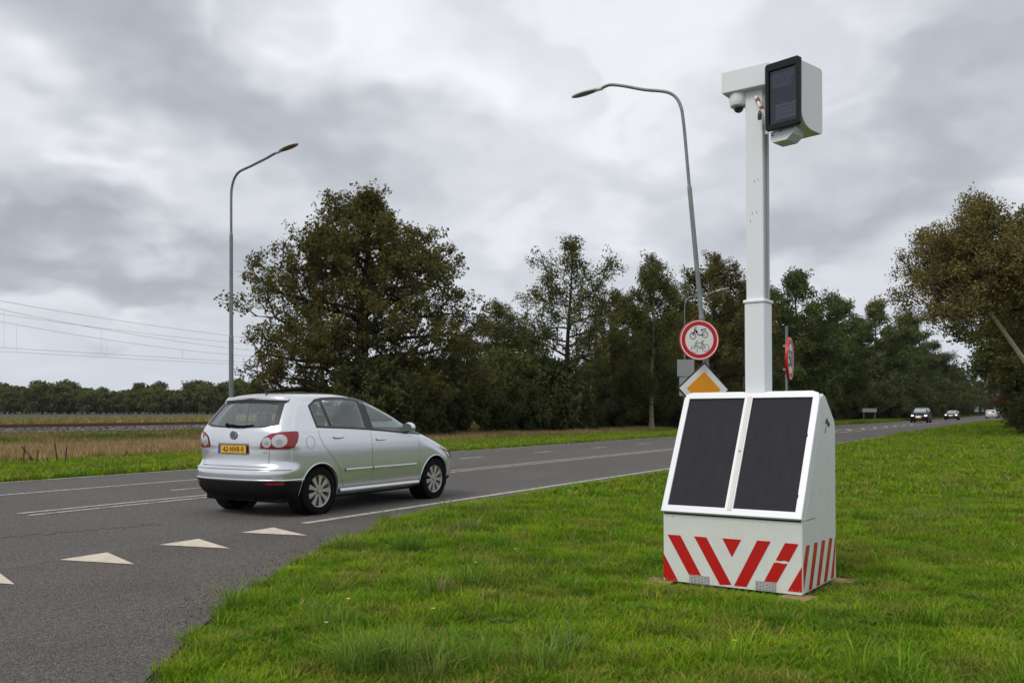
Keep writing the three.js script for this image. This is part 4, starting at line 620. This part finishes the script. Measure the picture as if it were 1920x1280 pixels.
function wheel(parent, x, z, R, detail = true) {
  const g = new THREE.Group(); g.name = 'wheel'; g.position.set(x, R, z); if (z < 0) g.rotation.y = Math.PI; parent.add(g); g.rotation.z = x * 1.3;
  const tp = [[.215, -.098], [.235, -.105], [.275, -.104], [.300, -.096], [R - .004, -.080], [R, -.06], [R, .06], [R - .004, .080], [.300, .096], [.275, .104], [.235, .105], [.215, .098]].map(([a, b]) => new THREE.Vector2(a, b));
  part('tyre', new THREE.LatheGeometry(tp, 56).rotateX(Math.PI / 2), rubber, g);
  if (!detail) { part('rim', new THREE.CylinderGeometry(.21, .21, .17, 24).rotateX(Math.PI / 2), alloy, g); return; }
  part('rim', new THREE.LatheGeometry([[.17, -.09], [.195, .02], [.198, .075], [.205, .085], [.216, .088], [.218, .080], [.21, .07], [.21, -.09]].map(([a, b]) => new THREE.Vector2(a, b)), 48).rotateX(Math.PI / 2), alloy, g);
  part('brake_disc', [new THREE.CylinderGeometry(.135, .135, .02, 32).rotateX(Math.PI / 2).translate(0, 0, .02), new THREE.CylinderGeometry(.2, .2, .01, 32).rotateX(Math.PI / 2).translate(0, 0, -.07)], discMat, g);
  const sp = new THREE.ExtrudeGeometry(shapeOf([[.035, -.017], [.10, -.016], [.16, -.026], [.203, -.036], [.203, .036], [.16, .026], [.10, .016], [.035, .017]]), { depth: .018, bevelEnabled: true, bevelThickness: .005, bevelSize: .004, bevelSegments: 2 });
  for (let i = 0; i < 9; i++) { const s = part('spoke', sp, alloy, g); s.rotation.z = i / 9 * 6.28319; s.position.z = .056; }
  part('hub', [new THREE.CylinderGeometry(.055, .06, .03, 28).rotateX(Math.PI / 2).translate(0, 0, .064), new THREE.CylinderGeometry(.03, .034, .014, 24).rotateX(Math.PI / 2).translate(0, 0, .086)], alloy, g);
}
{
  const form = carForm({
    rear: [[.23, -.60], [.28, -.70], [.36, -.77], [.47, -.802], [.56, -.806], [.625, -.790], [.66, -.752], [.72, -.724], [.85, -.718], [1.0, -.710], [1.1, -.692], [1.16, -.667], [1.25, -.610], [1.35, -.535], [1.45, -.455], [1.51, -.405], [1.56, -.345], [1.59, -.24], [1.615, -.05], [1.63, .25], [1.642, .55]],
    front: [[.23, 3.26], [.3, 3.42], [.4, 3.48], [.55, 3.49], [.66, 3.46], [.74, 3.38], [.81, 3.24], [.89, 3.04], [.96, 2.83], [1.02, 2.63], [1.08, 2.43], [1.18, 2.2], [1.28, 2.0], [1.38, 1.77], [1.48, 1.5], [1.53, 1.33], [1.57, 1.15], [1.60, .98], [1.622, .84], [1.642, .7]],
    width: [[.23, .76], [.29, .82], [.35, .845], [.48, .868], [.62, .878], [.78, .879], [.92, .875], [1.02, .865], [1.10, .848], [1.16, .822], [1.24, .786], [1.36, .735], [1.46, .69], [1.53, .65], [1.565, .615], [1.59, .56], [1.615, .46], [1.63, .33], [1.642, .12]],
    rearRound: [[.2, .40], [.5, .44], [.7, .42], [1.05, .36], [1.2, .33], [1.5, .30], [1.57, .36], [1.63, .4]], frontRound: [[.2, .75], [.6, .8], [.8, .82], [1.0, .75], [1.15, .62], [1.45, .55], [1.63, .4]],
    nr: (y) => y < .9 ? 2.9 : 3.0, nf: () => 2.5
  });
  const ys = []; for (let y = .23; y < 1.47; y += .022) ys.push(y); for (let i = 0; i <= 22; i++) ys.push(1.472 + .170 * Math.sin(i / 22 * Math.PI / 2));
  const paint = phy(.72, .745, .77, .22, { metalness: .75, clearcoat: 1, clearcoatRoughness: .02 });
  const t = thing('silver_car', 'silver five door car seen from behind driving on the main road', 'car', road(8.97, -9.23), Math.PI / 2 - ROAD);
  const ev = new Evaluator(); ev.useGroups = false; ev.attributes = ['position', 'normal', 'uv'];
  const brush = (g) => { const c = g.index ? g.toNonIndexed() : g; for (const k of Object.keys(c.attributes)) if (!['position', 'normal', 'uv'].includes(k)) c.deleteAttribute(k); const b = new Brush(c); b.updateMatrixWorld(); return b; };
  let body = brush(form.solid(ys));
  const cut = (g) => { body = ev.evaluate(body, brush(g), SUBTRACTION); };
  const inner = []; for (let y = .84; y <= 1.545; y += .03) inner.push(y); inner.push(1.57, 1.588); cut(form.solid(inner, .045, .035));
  const ext = (pts, d0, d1) => new THREE.ExtrudeGeometry(shapeOf(pts), { depth: d1 - d0, bevelEnabled: false, curveSegments: 12 }).translate(0, 0, d0);
  const splineLoop = (pts, n = 8) => { const c = new THREE.CatmullRomCurve3(pts.map(([x, y]) => V(x, y, 0)), true, 'centripetal'); return c.getPoints(pts.length * n).slice(0, -1).map((p) => [p.x, p.y]); };
  const top = curve([[-.06, 1.43], [.02, 1.49], [.12, 1.52], [.3, 1.541], [.6, 1.552], [.9, 1.546], [1.15, 1.523], [1.4, 1.475], [1.65, 1.40], [1.9, 1.29], [2.1, 1.165], [2.28, 1.03]]), belt = curve([[-.08, 1.17], [.6, 1.142], [1.06, 1.115], [1.6, 1.072], [2.3, 1.02]]);
  const pane = (x0, x1, tp = 0, bt = 0, lean0 = 0, lean1 = 0) => { const a = [], n = 14; for (let i = 0; i <= n; i++) { const x = lerp(x0, x1, i / n); a.push([x + lerp(lean0, lean1, i / n) * 0, belt(x) + bt]); } for (let i = n; i >= 0; i--) { const x = lerp(x0 + lean0, x1 + lean1, i / n); a.push([x, Math.max(belt(x) + bt + .004, top(x) - tp)]); } return a; };
  const holeR = pane(-.02, .98, .0, 0, -.03, -.01), holeF = pane(1.07, 2.21, .0, 0, -.02, 0);
  for (const s of [holeR, holeF]) { cut(ext(s, .5, 1.0)); cut(ext(s, -1.0, -.5)); }
  const rw = [[-.68, 1.195], [-.5, 1.165], [0, 1.148], [.5, 1.165], [.68, 1.195], [.66, 1.25], [.61, 1.39], [.58, 1.475], [.40, 1.495], [0, 1.505], [-.40, 1.495], [-.58, 1.475], [-.61, 1.39], [-.66, 1.25]];
  const zy = (pts, x0, x1) => ext(pts, x0, x1).rotateY(Math.PI / 2).scale(1, 1, -1);       // outline in (z, y), run along x
  const zyFix = (g) => { const c = g.toNonIndexed ? (g.index ? g.toNonIndexed() : g) : g, p = c.attributes; for (const k of Object.keys(p)) { const s = p[k].itemSize, ar = p[k].array; for (let i = 0; i < p[k].count; i += 3) for (let q = 0; q < s; q++) { const u = ar[i * s + q]; ar[i * s + q] = ar[(i + 1) * s + q]; ar[(i + 1) * s + q] = u; } } return c; };
  cut(zyFix(zy(rw.map(([a, b]) => [a * .90, lerp(1.33, b, .93)]), -1.2, .1)));
  cut(zyFix(zy([[-.64, 1.12], [.64, 1.12], [.56, 1.51], [-.56, 1.51]], 1.25, 2.9)));
  // wheel wells and door gaps
  for (const x of [0, 2.578]) for (const s of [1, -1]) cut(new THREE.CylinderGeometry(.352, .352, .5, 40).rotateX(Math.PI / 2).translate(x, .325, s * .84));
  const slot = (pts, w = .0035) => { const l = [], r = []; for (let i = 0; i < pts.length; i++) { const a = pts[Math.max(0, i - 1)], b = pts[Math.min(pts.length - 1, i + 1)], dx = b[0] - a[0], dy = b[1] - a[1], n = Math.hypot(dx, dy); l.push([pts[i][0] - dy / n * w, pts[i][1] + dx / n * w]); r.push([pts[i][0] + dy / n * w, pts[i][1] - dx / n * w]); } return l.concat(r.reverse()); };
  const seams = [[[1.045, .31], [1.045, .6], [1.04, .85], [1.02, 1.09]], [[2.13, .32], [2.16, .55], [2.16, .78], [2.12, 1.0]], [[-.02, 1.12], [-.01, 1.02], [.07, .90], [.22, .76], [.36, .60], [.43, .42], [.47, .31]], [[.47, .31], [1.2, .305], [2.13, .315]]];
  for (const s of seams) for (const q of [1, -1]) cut(q > 0 ? ext(slot(s), .78, 1.0) : ext(slot(s), -1.0, -.78));
  const capRing = []; for (let i = 0; i < 24; i++) { const a = i / 24 * 6.2832; capRing.push([-.19 + .078 * Math.cos(a), .965 + .082 * Math.sin(a)]); }
  // tailgate gap
  cut(zyFix(zy([[-.60, .655], [.60, .655], [.60, .668], [-.60, .668]], -1.2, -.66))); for (const s of [-1, 1]) cut(zyFix(zy([[s * .60 - .004, .66], [s * .60 + .004, .66], [s * .60 + .004, .90], [s * .60 - .004, .90]], -1.2, -.60)));
  // number plate recess
  cut(zyFix(zy([[-.30, .80], [.30, .80], [.285, .955], [-.285, .955]], -1.2, -.694)));
  let bgeo = body.geometry; bgeo = toCreasedNormals(bgeo.index ? bgeo.toNonIndexed() : bgeo, .55);
  part('body', bgeo, paint, t);
  part('wheel_well_lining', [0, 2.578].flatMap((x) => [1, -1].map((s) => new THREE.CylinderGeometry(.349, .349, .24, 32, 1, true).rotateX(Math.PI / 2).translate(x, .325, s * .70))), plastic, t);
  part('underbody', box(-.55, 3.1, .19, .28, -.7, .7), plastic, t);
  // trim and glass on both sides
  const R = form.side(1);
  const both = (name, g0, mat, parent = t) => { const g = Array.isArray(g0) ? merge(g0) : g0, a = part(name, g, mat, parent); part(name, mirrorX(g), mat, parent); return a; };
  const outline = pane(-.035, 2.25, -.018, -.016, -.03, 0);
  const paneQ = pane(-.005, .235, .022, .012, -.03, -.06), paneR = pane(.275, .945, .022, .012, -.06, -.01), paneF = pane(1.105, 2.02, .022, .012, -.02, -.02), paneT = pane(2.05, 2.17, .02, .012, -.01, -.01);
  both('window_frame', skin(R, outline, .0025, [paneQ, paneR, paneF, paneT]), trimBlack);
  for (const p of [paneQ, paneR, paneF, paneT]) both('side_window', skin(R, p, -.004), tint);
  const rubLine = (x0, x1) => skin(R, [[x0, .56], [x0 + .02, .55], [x1 - .02, .55], [x1, .56], [x1, .59], [x1 - .02, .60], [x0 + .02, .60], [x0, .59]], .014), moldTop = (x0, x1, y) => tube([0, .25, .5, .75, 1].map((k) => { const q = R(lerp(x0, x1, k), y); return q.setZ(q.z + .002); }), .018, 8, 20);
  both('door_moulding', [rubLine(.47, 1.035), moldTop(.475, 1.03, .575)], paint); both('door_moulding', [rubLine(1.055, 2.06), moldTop(1.06, 2.055, .575)], paint);
  both('sill', [tube([.40, .8, 1.2, 1.6, 2.0, 2.18].map((x) => { const q = R(x, .29); return q.setZ(q.z + .002); }), .035, 8, 24)], paint);
  both('door_handle', [tube([.26, .31, .39, .44].map((x, i) => { const q = R(x, 1.018); return q.setZ(q.z + (i % 3 ? .035 : .006)); }), .014, 8, 16)], paint); both('door_handle', [tube([1.14, 1.19, 1.27, 1.32].map((x, i) => { const q = R(x, .968); return q.setZ(q.z + (i % 3 ? .035 : .006)); }), .014, 8, 16)], paint);
  part('fuel_flap', tube(capRing.concat([capRing[0]]).map(([x, y]) => { const q = R(x, y); q.z += .0005; return q; }), .0028, 5, 60), std(.16, .165, .17, .6), t);
  for (const x of [0, 2.578]) both('arch_lip', tube(Array.from({ length: 25 }, (_, i) => { const a = -.12 + i / 24 * (Math.PI + .24), q = R(x + Math.cos(a) * .362, clamp(.325 + Math.sin(a) * .362, .24, 2)); q.z -= .004; return q; }), .012, 8, 60), paint);
  // rear: window with dark border, lamps, bumper, plate, badge, wiper
  const B = form.rear, rwIn = rw.map(([a, b]) => [a * .88, lerp(1.335, b, .88)]);
  part('rear_window_border', skin(B, rw, .003, [rwIn]), trimBlack, t); part('rear_window', skin(B, rwIn, -.004), phy(.82, .96, .92, .03, { transmission: 1, thickness: 0, ior: 2.3 }), t);
  part('bumper_cover', skin(B, [[-1.13, .47], [-.9, .485], [-.5, .478], [0, .475], [.5, .478], [.9, .485], [1.13, .47], [1.10, .40], [1.02, .30], [.9, .25], [0, .24], [-.9, .25], [-1.02, .30], [-1.10, .40]], .006), plastic, t);
  part('bumper_crease', tube(Array.from({ length: 41 }, (_, i) => { const q = B(lerp(-1.16, 1.16, i / 40), .492); return q; }), .012, 6, 120), paint, t);
  part('bumper_step', tube(Array.from({ length: 31 }, (_, i) => B(lerp(-.95, .95, i / 30), .628)), .012, 6, 90), paint, t);
  for (const s of [1, -1]) {
    part('bumper_reflector', skin(B, [[.60, .452], [.64, .462], [.84, .462], [.87, .452], [.84, .438], [.64, .436]].map(([a, b]) => [a * s, b]), .010), redLens, t);
    const lens = [[.475, .905], [.485, .965], [.53, 1.035], [.62, 1.078], [.76, 1.10], [.91, 1.108], [.965, 1.10], [.985, 1.05], [.97, .98], [.925, .918], [.85, .900], [.65, .895]].map(([a, b]) => [a * s, b]);
    const lamp = part('tail_lamp', skin(B, lens, .010), redLens, t); part('lamp_surround', skin(B, lens.map(([a, b]) => [(a - s * .73) * 1.04 + s * .73, (b - 1.0) * 1.08 + 1.0]), .004), trimBlack, lamp);
    for (const [c, y, rx, ry] of [[.572, .972, .066, .066], [.74, .993, .10, .083]]) { const el = (k) => Array.from({ length: 28 }, (_, i) => [s * (c + rx * k * Math.cos(i / 28 * 6.2832)), y + ry * k * Math.sin(i / 28 * 6.2832)]); part('lamp_insert', skin(B, el(1), .0125, [], .02), clearLens, lamp); part('lamp_bulb', skin(B, el(.42).map(([a, b]) => [a, b - .012]), .0145, [], .02), std(.42, .41, .40, .25, .7), lamp); }
  }
  const plate = part('number_plate', box(-.732, -.712, .825, .935, -.26, .26), trimBlack, t);
  part('plate_face', box(-.736, -.733, .831, .929, -.212, .256), std(.84, .46, .012, .5), plate); part('plate_blue_strip', box(-.736, -.733, .831, .929, -.256, -.212), std(.02, .09, .42, .5), plate);
  { const g = new TextGeometry('42-HHR-9', { font, size: .068, depth: .0015, curveSegments: 4, bevelEnabled: false }); g.computeBoundingBox(); const b = g.boundingBox; g.translate(-(b.min.x + b.max.x) / 2, -(b.min.y + b.max.y) / 2, 0); g.scale(.385 / (b.max.x - b.min.x), 1, 1); g.rotateY(-Math.PI / 2); g.translate(-.7362, .88, .022); part('plate_number', g, std(.02, .02, .02, .6), plate); }
  { // badge: ring with a V over a W
    const bx = form.xr(1.06) - .014, b = new THREE.Group(); b.name = 'badge'; b.position.set(bx, 1.06, 0); b.rotation.y = -Math.PI / 2; b.rotation.x = 0; t.add(b);
    part('badge_disc', disc(.052, -.008, .002, 32), std(.10, .11, .13, .4), b);
    part('badge_emblem', [ring(.046, .056, 0, .008), bar([-.026, .036], [0, .002], .009, .004, .006), bar([.026, .036], [0, .002], .009, .004, .006), bar([-.042, .012], [-.020, -.036], .009, .004, .006), bar([-.020, -.036], [0, -.004], .009, .004, .006), bar([.042, .012], [.020, -.036], .009, .004, .006), bar([.020, -.036], [0, -.004], .009, .004, .006)], chrome, b);
    part('model_badge', [skin(B, [[-.60, .86], [-.50, .863], [-.50, .846], [-.60, .843]], .004), skin(B, [[-.58, .826], [-.50, .828], [-.50, .815], [-.58, .813]], .004), skin(B, [[.50, .855], [.575, .858], [.575, .836], [.50, .833]], .004)], chrome, t);
  }
  part('rear_wiper', [tube([V(-.665, 1.185, -.16), V(-.685, 1.19, -.05), V(-.685, 1.178, .12), V(-.65, 1.19, .30)], .012, 6, 24), new THREE.SphereGeometry(.03, 12, 8).translate(-.67, 1.19, -.16), tube([V(-.66, 1.195, -.2), V(-.685, 1.17, .0), V(-.66, 1.175, .25)], .008, 5, 20)], plastic, t);
  const sp = part('roof_spoiler', [skin(B, [[-.60, 1.50], [0, 1.522], [.60, 1.50], [.605, 1.53], [0, 1.556], [-.605, 1.53]], .022), tube(Array.from({ length: 21 }, (_, i) => { const s = lerp(-.60, .60, i / 20), q = B(s, 1.55 - .022 * Math.abs(s)); q.x -= .022; return q; }), .020, 8, 60)], paint, t);
  part('high_brake_lamp', skin(B, [[-.16, 1.525], [.16, 1.525], [.16, 1.546], [-.16, 1.546]], .027), redLens, sp); part('spoiler_underside', skin(B, [[-.585, 1.485], [0, 1.507], [.585, 1.485], [.59, 1.51], [0, 1.53], [-.59, 1.51]], .0185), trimBlack, sp);
  part('roof_glass', skin((x, z) => { let y = 1.642; for (let k = 0; k < 60; k++) { const yy = 1.642 - k * .002, h = form.half(yy); let zz = 0; for (let i = 0; i < h.length - 1; i++) if (h[i][0] <= x && h[i + 1][0] >= x) zz = Math.max(zz, lerp(h[i][1], h[i + 1][1], (x - h[i][0]) / Math.max(1e-6, h[i + 1][0] - h[i][0]))); y = yy; if (zz >= Math.abs(z) && form.xr(yy) < x && form.xf(yy) > x) break; } return V(x, y + .001, z); }, [[.05, -.42], [1.0, -.42], [1.0, .42], [.05, .42]], .003), phy(.05, .055, .06, .12, { clearcoat: 1 }), t);
  part('aerial', [rod(V(-.12, 1.60, 0), V(-.16, 1.655, 0), .016, .008), rod(V(-.16, 1.655, 0), V(-.38, 1.91, 0), .0035, .0025, 6)], trimBlack, t);
  // mirrors, front lamps, front lip
  for (const s of [1, -1]) { const m = new THREE.Group(); m.name = 'door_mirror'; m.position.set(1.88, 1.105, s * .815); t.add(m); const mg = new THREE.SphereGeometry(1, 20, 14).scale(.07, .08, .105).translate(0, .02, s * .075); part('mirror_shell', mg, paint, m); part('mirror_glass', new THREE.CircleGeometry(1, 24).scale(.095, .066, 1).rotateY(-Math.PI / 2).translate(-.074, .02, s * .08), chrome, m); part('mirror_foot', rbox(-.04, .05, -.05, 0, s > 0 ? -.05 : -.04, s > 0 ? .04 : .05, .008), trimBlack, m); }
  for (const s of [1, -1]) { const hl = part('headlamp', skin(form.front, [[.42, .72], [.60, .80], [.95, .83], [1.10, .80], [1.02, .73], [.8, .67], [.5, .66]].map(([a, b]) => [a * s, b]), .006), clearLens, t); part('indicator', skin(form.front, [[.92, .70], [1.04, .735], [1.08, .79], [1.0, .76]].map(([a, b]) => [a * s, b]), .012), phy(.75, .18, .02, .2, { clearcoat: 1 }), hl); }
  part('front_lip', skin(form.front, [[-1.15, .34], [0, .30], [1.15, .34], [1.12, .22], [0, .205], [-1.12, .22]], .012), plastic, t); part('grille', skin(form.front, [[-.35, .60], [.35, .60], [.40, .74], [-.40, .74]], .004), trimBlack, t);
  part('windscreen', (() => { const h = []; for (let i = 0; i <= 10; i++) { const y = 1.11 + .40 * i / 10; h.push(y); } const P = [], I = []; h.forEach((y) => { for (let k = -8; k <= 8; k++) { const q = form.front(k / 8 * lerp(.67, .57, (y - 1.11) / .40), y); P.push(q.x - .003, q.y, q.z); } }); for (let j = 0; j < 10; j++) for (let k = 0; k < 16; k++) { const a = j * 17 + k; I.push(a, a + 1, a + 17, a + 1, a + 18, a + 17); } const g = new THREE.BufferGeometry(); g.setAttribute('position', new THREE.Float32BufferAttribute(P, 3)); g.setIndex(I); g.computeVertexNormals(); return g; })(), tint, t);
  for (const x of [0, 2.578]) for (const s of [1, -1]) wheel(t, x, s * .755, .317);
  // cabin
  const seatG = (x, z, w) => [rbox(x - .25, x + .28, .80, .94, z - w, z + w, .05), rbox(x - .33, x - .18, .9, 1.32, z - w, z + w, .05), rbox(x - .32, x - .22, 1.33, 1.49, z - .12, z + .12, .04)];
  for (const z of [-.36, .36]) part('front_seat', seatG(1.35, z, .25), cabin, t); part('rear_seat', [rbox(.2, .75, .80, .92, -.6, .6, .05), rbox(.08, .25, .88, 1.20, -.6, .6, .05), rbox(.10, .20, 1.21, 1.34, .22, .46, .04), rbox(.10, .20, 1.21, 1.34, -.46, -.22, .04)], cabin, t);
  part('dashboard', rbox(1.95, 2.3, .8, 1.09, -.7, .7, .06), cabin, t); part('steering_wheel', new THREE.TorusGeometry(.18, .016, 8, 32).rotateY(Math.PI / 2).rotateZ(-.4).translate(1.82, 1.08, -.36), cabin, t); part('interior_mirror', rbox(1.58, 1.6, 1.40, 1.45, -.1, .1, .01), cabin, t);
}
// ------------------------------------------------------------------ traffic far down the road
function farCar(name, label, pos, turn, o) {
  const t = thing(name, label, 'car', pos, turn), H = o.H, k = H / 1.45, f = carForm({
    rear: o.suv ? [[.22, -.8], [.5, -.95], [.9, -.93], [1.0 * k, -.9], [1.3 * k, -.72], [H, -.3]] : [[.2, -.8], [.5, -.95], [.85, -.93], [.95, -.85], [1.3 * k, -.35], [H, .2]],
    front: [[.2, 3.25], [.35, 3.42], [.6, 3.42], [.75, 3.35], [.9 * k, 3.05], [.98 * k, 2.5], [1.2 * k, 2.0], [1.38 * k, 1.5], [H, .9]], width: [[.2, .78], [.35, .9], [.7, .91], [.92 * k, .88], [1.0 * k, .83], [1.3 * k, .66], [H - .04, .5], [H, .2]],
    rearRound: [[.2, .4], [1, .4], [H, .4]], frontRound: [[.2, .7], [.8, .8], [1, .7], [H, .5]] }), ys = []; for (let i = 0; i <= 46; i++) ys.push(.2 + (H - .2) * Math.sin(i / 46 * Math.PI / 2));
  part('body', f.solid(ys), o.paint, t); const glass = phy(.06, .075, .08, .06, { clearcoat: 1 });
  const R = f.side(1), L = f.side(-1), wy0 = .98 * k, wy1 = 1.34 * k;
  for (const S of [R, L]) for (const [a, b] of [[-.1, .95], [1.03, 2.0]]) part('side_window', skin(S, [[a, wy0], [b, wy0], [b - .25, wy1], [a + .15, wy1]], .006, [], .1), glass, t);
  const gz = phy(.30, .34, .35, .08, { clearcoat: 1 }); part('windscreen', skin(f.front, [[-.66, wy0 + .01], [.66, wy0 + .01], [.52, wy1], [-.52, wy1]], .006, [], .1), gz, t); part('rear_window', skin(f.rear, [[-.58, wy0 + .02], [.58, wy0 + .02], [.48, wy1 - .03], [-.48, wy1 - .03]], .006, [], .1), glass, t);
  part('front_plate', skin(f.front, [[-.26, .50], [.26, .50], [.26, .61], [-.26, .61]], .012, [], .1), std(.80, .42, .02, .5), t); part('rear_plate', skin(f.rear, [[-.26, .58], [.26, .58], [.26, .69], [-.26, .69]], .012, [], .1), std(.80, .42, .02, .5), t);
  part('lower_grille', skin(f.front, [[-.6, .28], [.6, .28], [.6, .46], [-.6, .46]], .008, [], .1), trimBlack, t); part('grille', skin(f.front, [[-.36, .64], [.36, .64], [.4, .78], [-.4, .78]], .008, [], .1), o.grille ?? std(.25, .26, .27, .3, .7), t);
  for (const s of [1, -1]) {
    const lampPts = [[.56, .66], [.88, .67], [.90, .80], [.56, .78]].map(([a, b]) => [a * s, b * Math.min(k, 1.1)]);
    const m = o.lit ? new THREE.MeshStandardMaterial({ color: 0xffffff, emissive: 0xfff4e0, emissiveIntensity: 2.2 }) : clearLens, hl = part('headlight', skin(f.front, lampPts, .012, [], .1), m, t);
    if (o.lit) { const q = f.front(.72 * s, .73), l = new THREE.SpotLight(0xfff4e0, 3, 25, .5, .6); l.position.set(q.x + .06, q.y, q.z); l.target.position.set(q.x + 12, 0, q.z); l.castShadow = true; l.shadow.radius = 3; t.add(l, l.target); }
    part('tail_light', skin(f.rear, [[.62, .80], [.95, .80], [.95, .93], [.62, .93]].map(([a, b]) => [a * s, b]), .012, [], .1), o.tail ?? redLens, t);
    part('door_mirror', new THREE.SphereGeometry(1, 12, 8).scale(.07, .08, .11).translate(2.05, 1.02 * k, s * 1.0), o.paint, t);
  }
  for (const x of [0, 2.62]) for (const s of [1, -1]) wheel(t, x, s * .80, .325, false);
  return t;
}
const away = Math.PI / 2 - ROAD, towards = away + Math.PI, laneAt = (px, v) => { const k = (px - 960) / FOCAL, Z = v / (k * RC - RS); return V(k * Z, 0, -Z); };
farCar('black_car', 'tall black car with lit headlights, first of two oncoming cars', laneAt(1724, -13.1).add(road(3.0, 0)), towards, { H: 1.72, suv: true, lit: true, paint: phy(.008, .009, .011, .4, { specularIntensity: .5 }) });
farCar('dark_car', 'lower dark car with lit headlights, second of two oncoming cars', laneAt(1784, -13.1).add(road(3.0, 0)), towards, { H: 1.42, lit: true, paint: phy(.010, .011, .016, .4, { specularIntensity: .5 }) });
farCar('white_car', 'white car driving away far down the road at right', laneAt(1860, -9.7), away, { H: 1.46, suv: true, paint: phy(.72, .73, .74, .3, { clearcoat: 1 }), tail: redLens });
// ------------------------------------------------------------------ small things in the grass
{
  const stalk = std(.05, .028, .018, .9), R = rng(900);
  for (const [px, py, curves, lb] of [[44, 873, [[0, .02, .42]], 'single dark dead stalk in the dry grass at the left edge'], [56, 871, [[.1, -.22, .40], [.0, -.25, .12]], 'bent dark dead stalk beside the single one in the dry grass'], [69, 873, [[0, .02, .34], [-.05, -.2, .16]], 'short forked dark dead stalk in the dry grass'], [106, 873, [[-.05, -.25, .12], [.02, -.06, .5], [.22, .24, .40]], 'cluster of upright dark dead stalks in the dry grass'], [226, 861, [[0, .18, .16]], 'low leaning dark dead stalk left of the silver car']]) {
    const p = onGround(px, py), t = thing('dead_stalk', lb, 'dead plant', V(p.x, 0, p.z), 0, 'dead plants in the dry grass');
    for (const [x0, x1, h] of curves) part('stem', tube([V(x0, 0, 0), V(lerp(x0, x1, .3), h * .55, .02), V(lerp(x0, x1, .8), h * .95, 0), V(x1, h * 1.02 + .06, .0)], .016, 6, 16), stalk, t);
  }
  const petal = { yellow: std(.75, .52, .01, .7), white: std(.72, .72, .68, .7) }, stem = std(.07, .14, .02, .8);
  const heads = [[651, 1143, 'yellow'], [814, 1158, 'yellow'], [872, 1060, 'yellow'], [890, 1066, 'yellow'], [1376, 1222, 'yellow'], [1205, 962, 'yellow'], [896, 1034, 'white'], [966, 1045, 'white'], [915, 949, 'white'], [906, 958, 'white'], [1043, 949, 'white'], [610, 1190, 'white']];
  heads.forEach(([px, py, c], i) => {
    const p = onGround(px, py + 12), t = thing('wild_flower', `tiny ${c} wild flower in the near grass`, 'flower', p, R() * 6, `${c} wild flowers in the grass`); t.rotation.z = (R() - .5) * .4; const h = .09 + R() * .05, s = c === 'yellow' ? .010 : .009, g = [];
    for (let k = 0; k < 9; k++) g.push(new THREE.CircleGeometry(1, 8).scale(s * .38, s * .9, 1).translate(0, s * .8, 0).rotateX(-1.15).rotateY(k / 9 * 6.2832).translate(0, h, 0)); part('petals', g, petal[c], t); part('stalk', rod(V(0, -.01, 0), V(0, h, 0), .0022, .0018, 5), stem, t);
  });
  const leafM = phy(.20, .10, .045, .8, { transmission: .15, thickness: 0 }), leafG = (() => { const s = new THREE.Shape(); s.moveTo(-.05, 0); s.quadraticCurveTo(-.01, .035, .05, 0); s.quadraticCurveTo(-.01, -.035, -.05, 0); const g = new TessellateModifier(.02, 5).modify(new THREE.ShapeGeometry(s, 8).toNonIndexed()); const p = g.attributes.position; for (let i = 0; i < p.count; i++) { const x = p.getX(i), y = p.getY(i); p.setZ(i, 14 * y * y + 6 * x * x); } g.rotateX(-Math.PI / 2); g.computeVertexNormals(); return g; })();
  for (const [px, py, s, lb] of [[1446, 1152, 1.1, 'curled brown dead leaf in front of the right vent'], [520, 1262, .6, 'dead leaf at the grass edge near the bottom left'], [484, 1103, .5, 'small dead leaf on the edge of the asphalt'], [1316, 1162, .7, 'dead leaf in the grass in front of the left vent']]) { const p = onGround(px, py), t = thing('dead_leaf', lb, 'leaf', V(p.x, .05, p.z), R() * 6); part('blade', leafG, leafM, t); t.scale.setScalar(s); t.rotation.x = (R() - .5) * .7; }
}
scene.fog = new THREE.FogExp2(0xdfe5ec, .00007);            // thin damp air
shade(scene);
renderer.render(scene, camera);
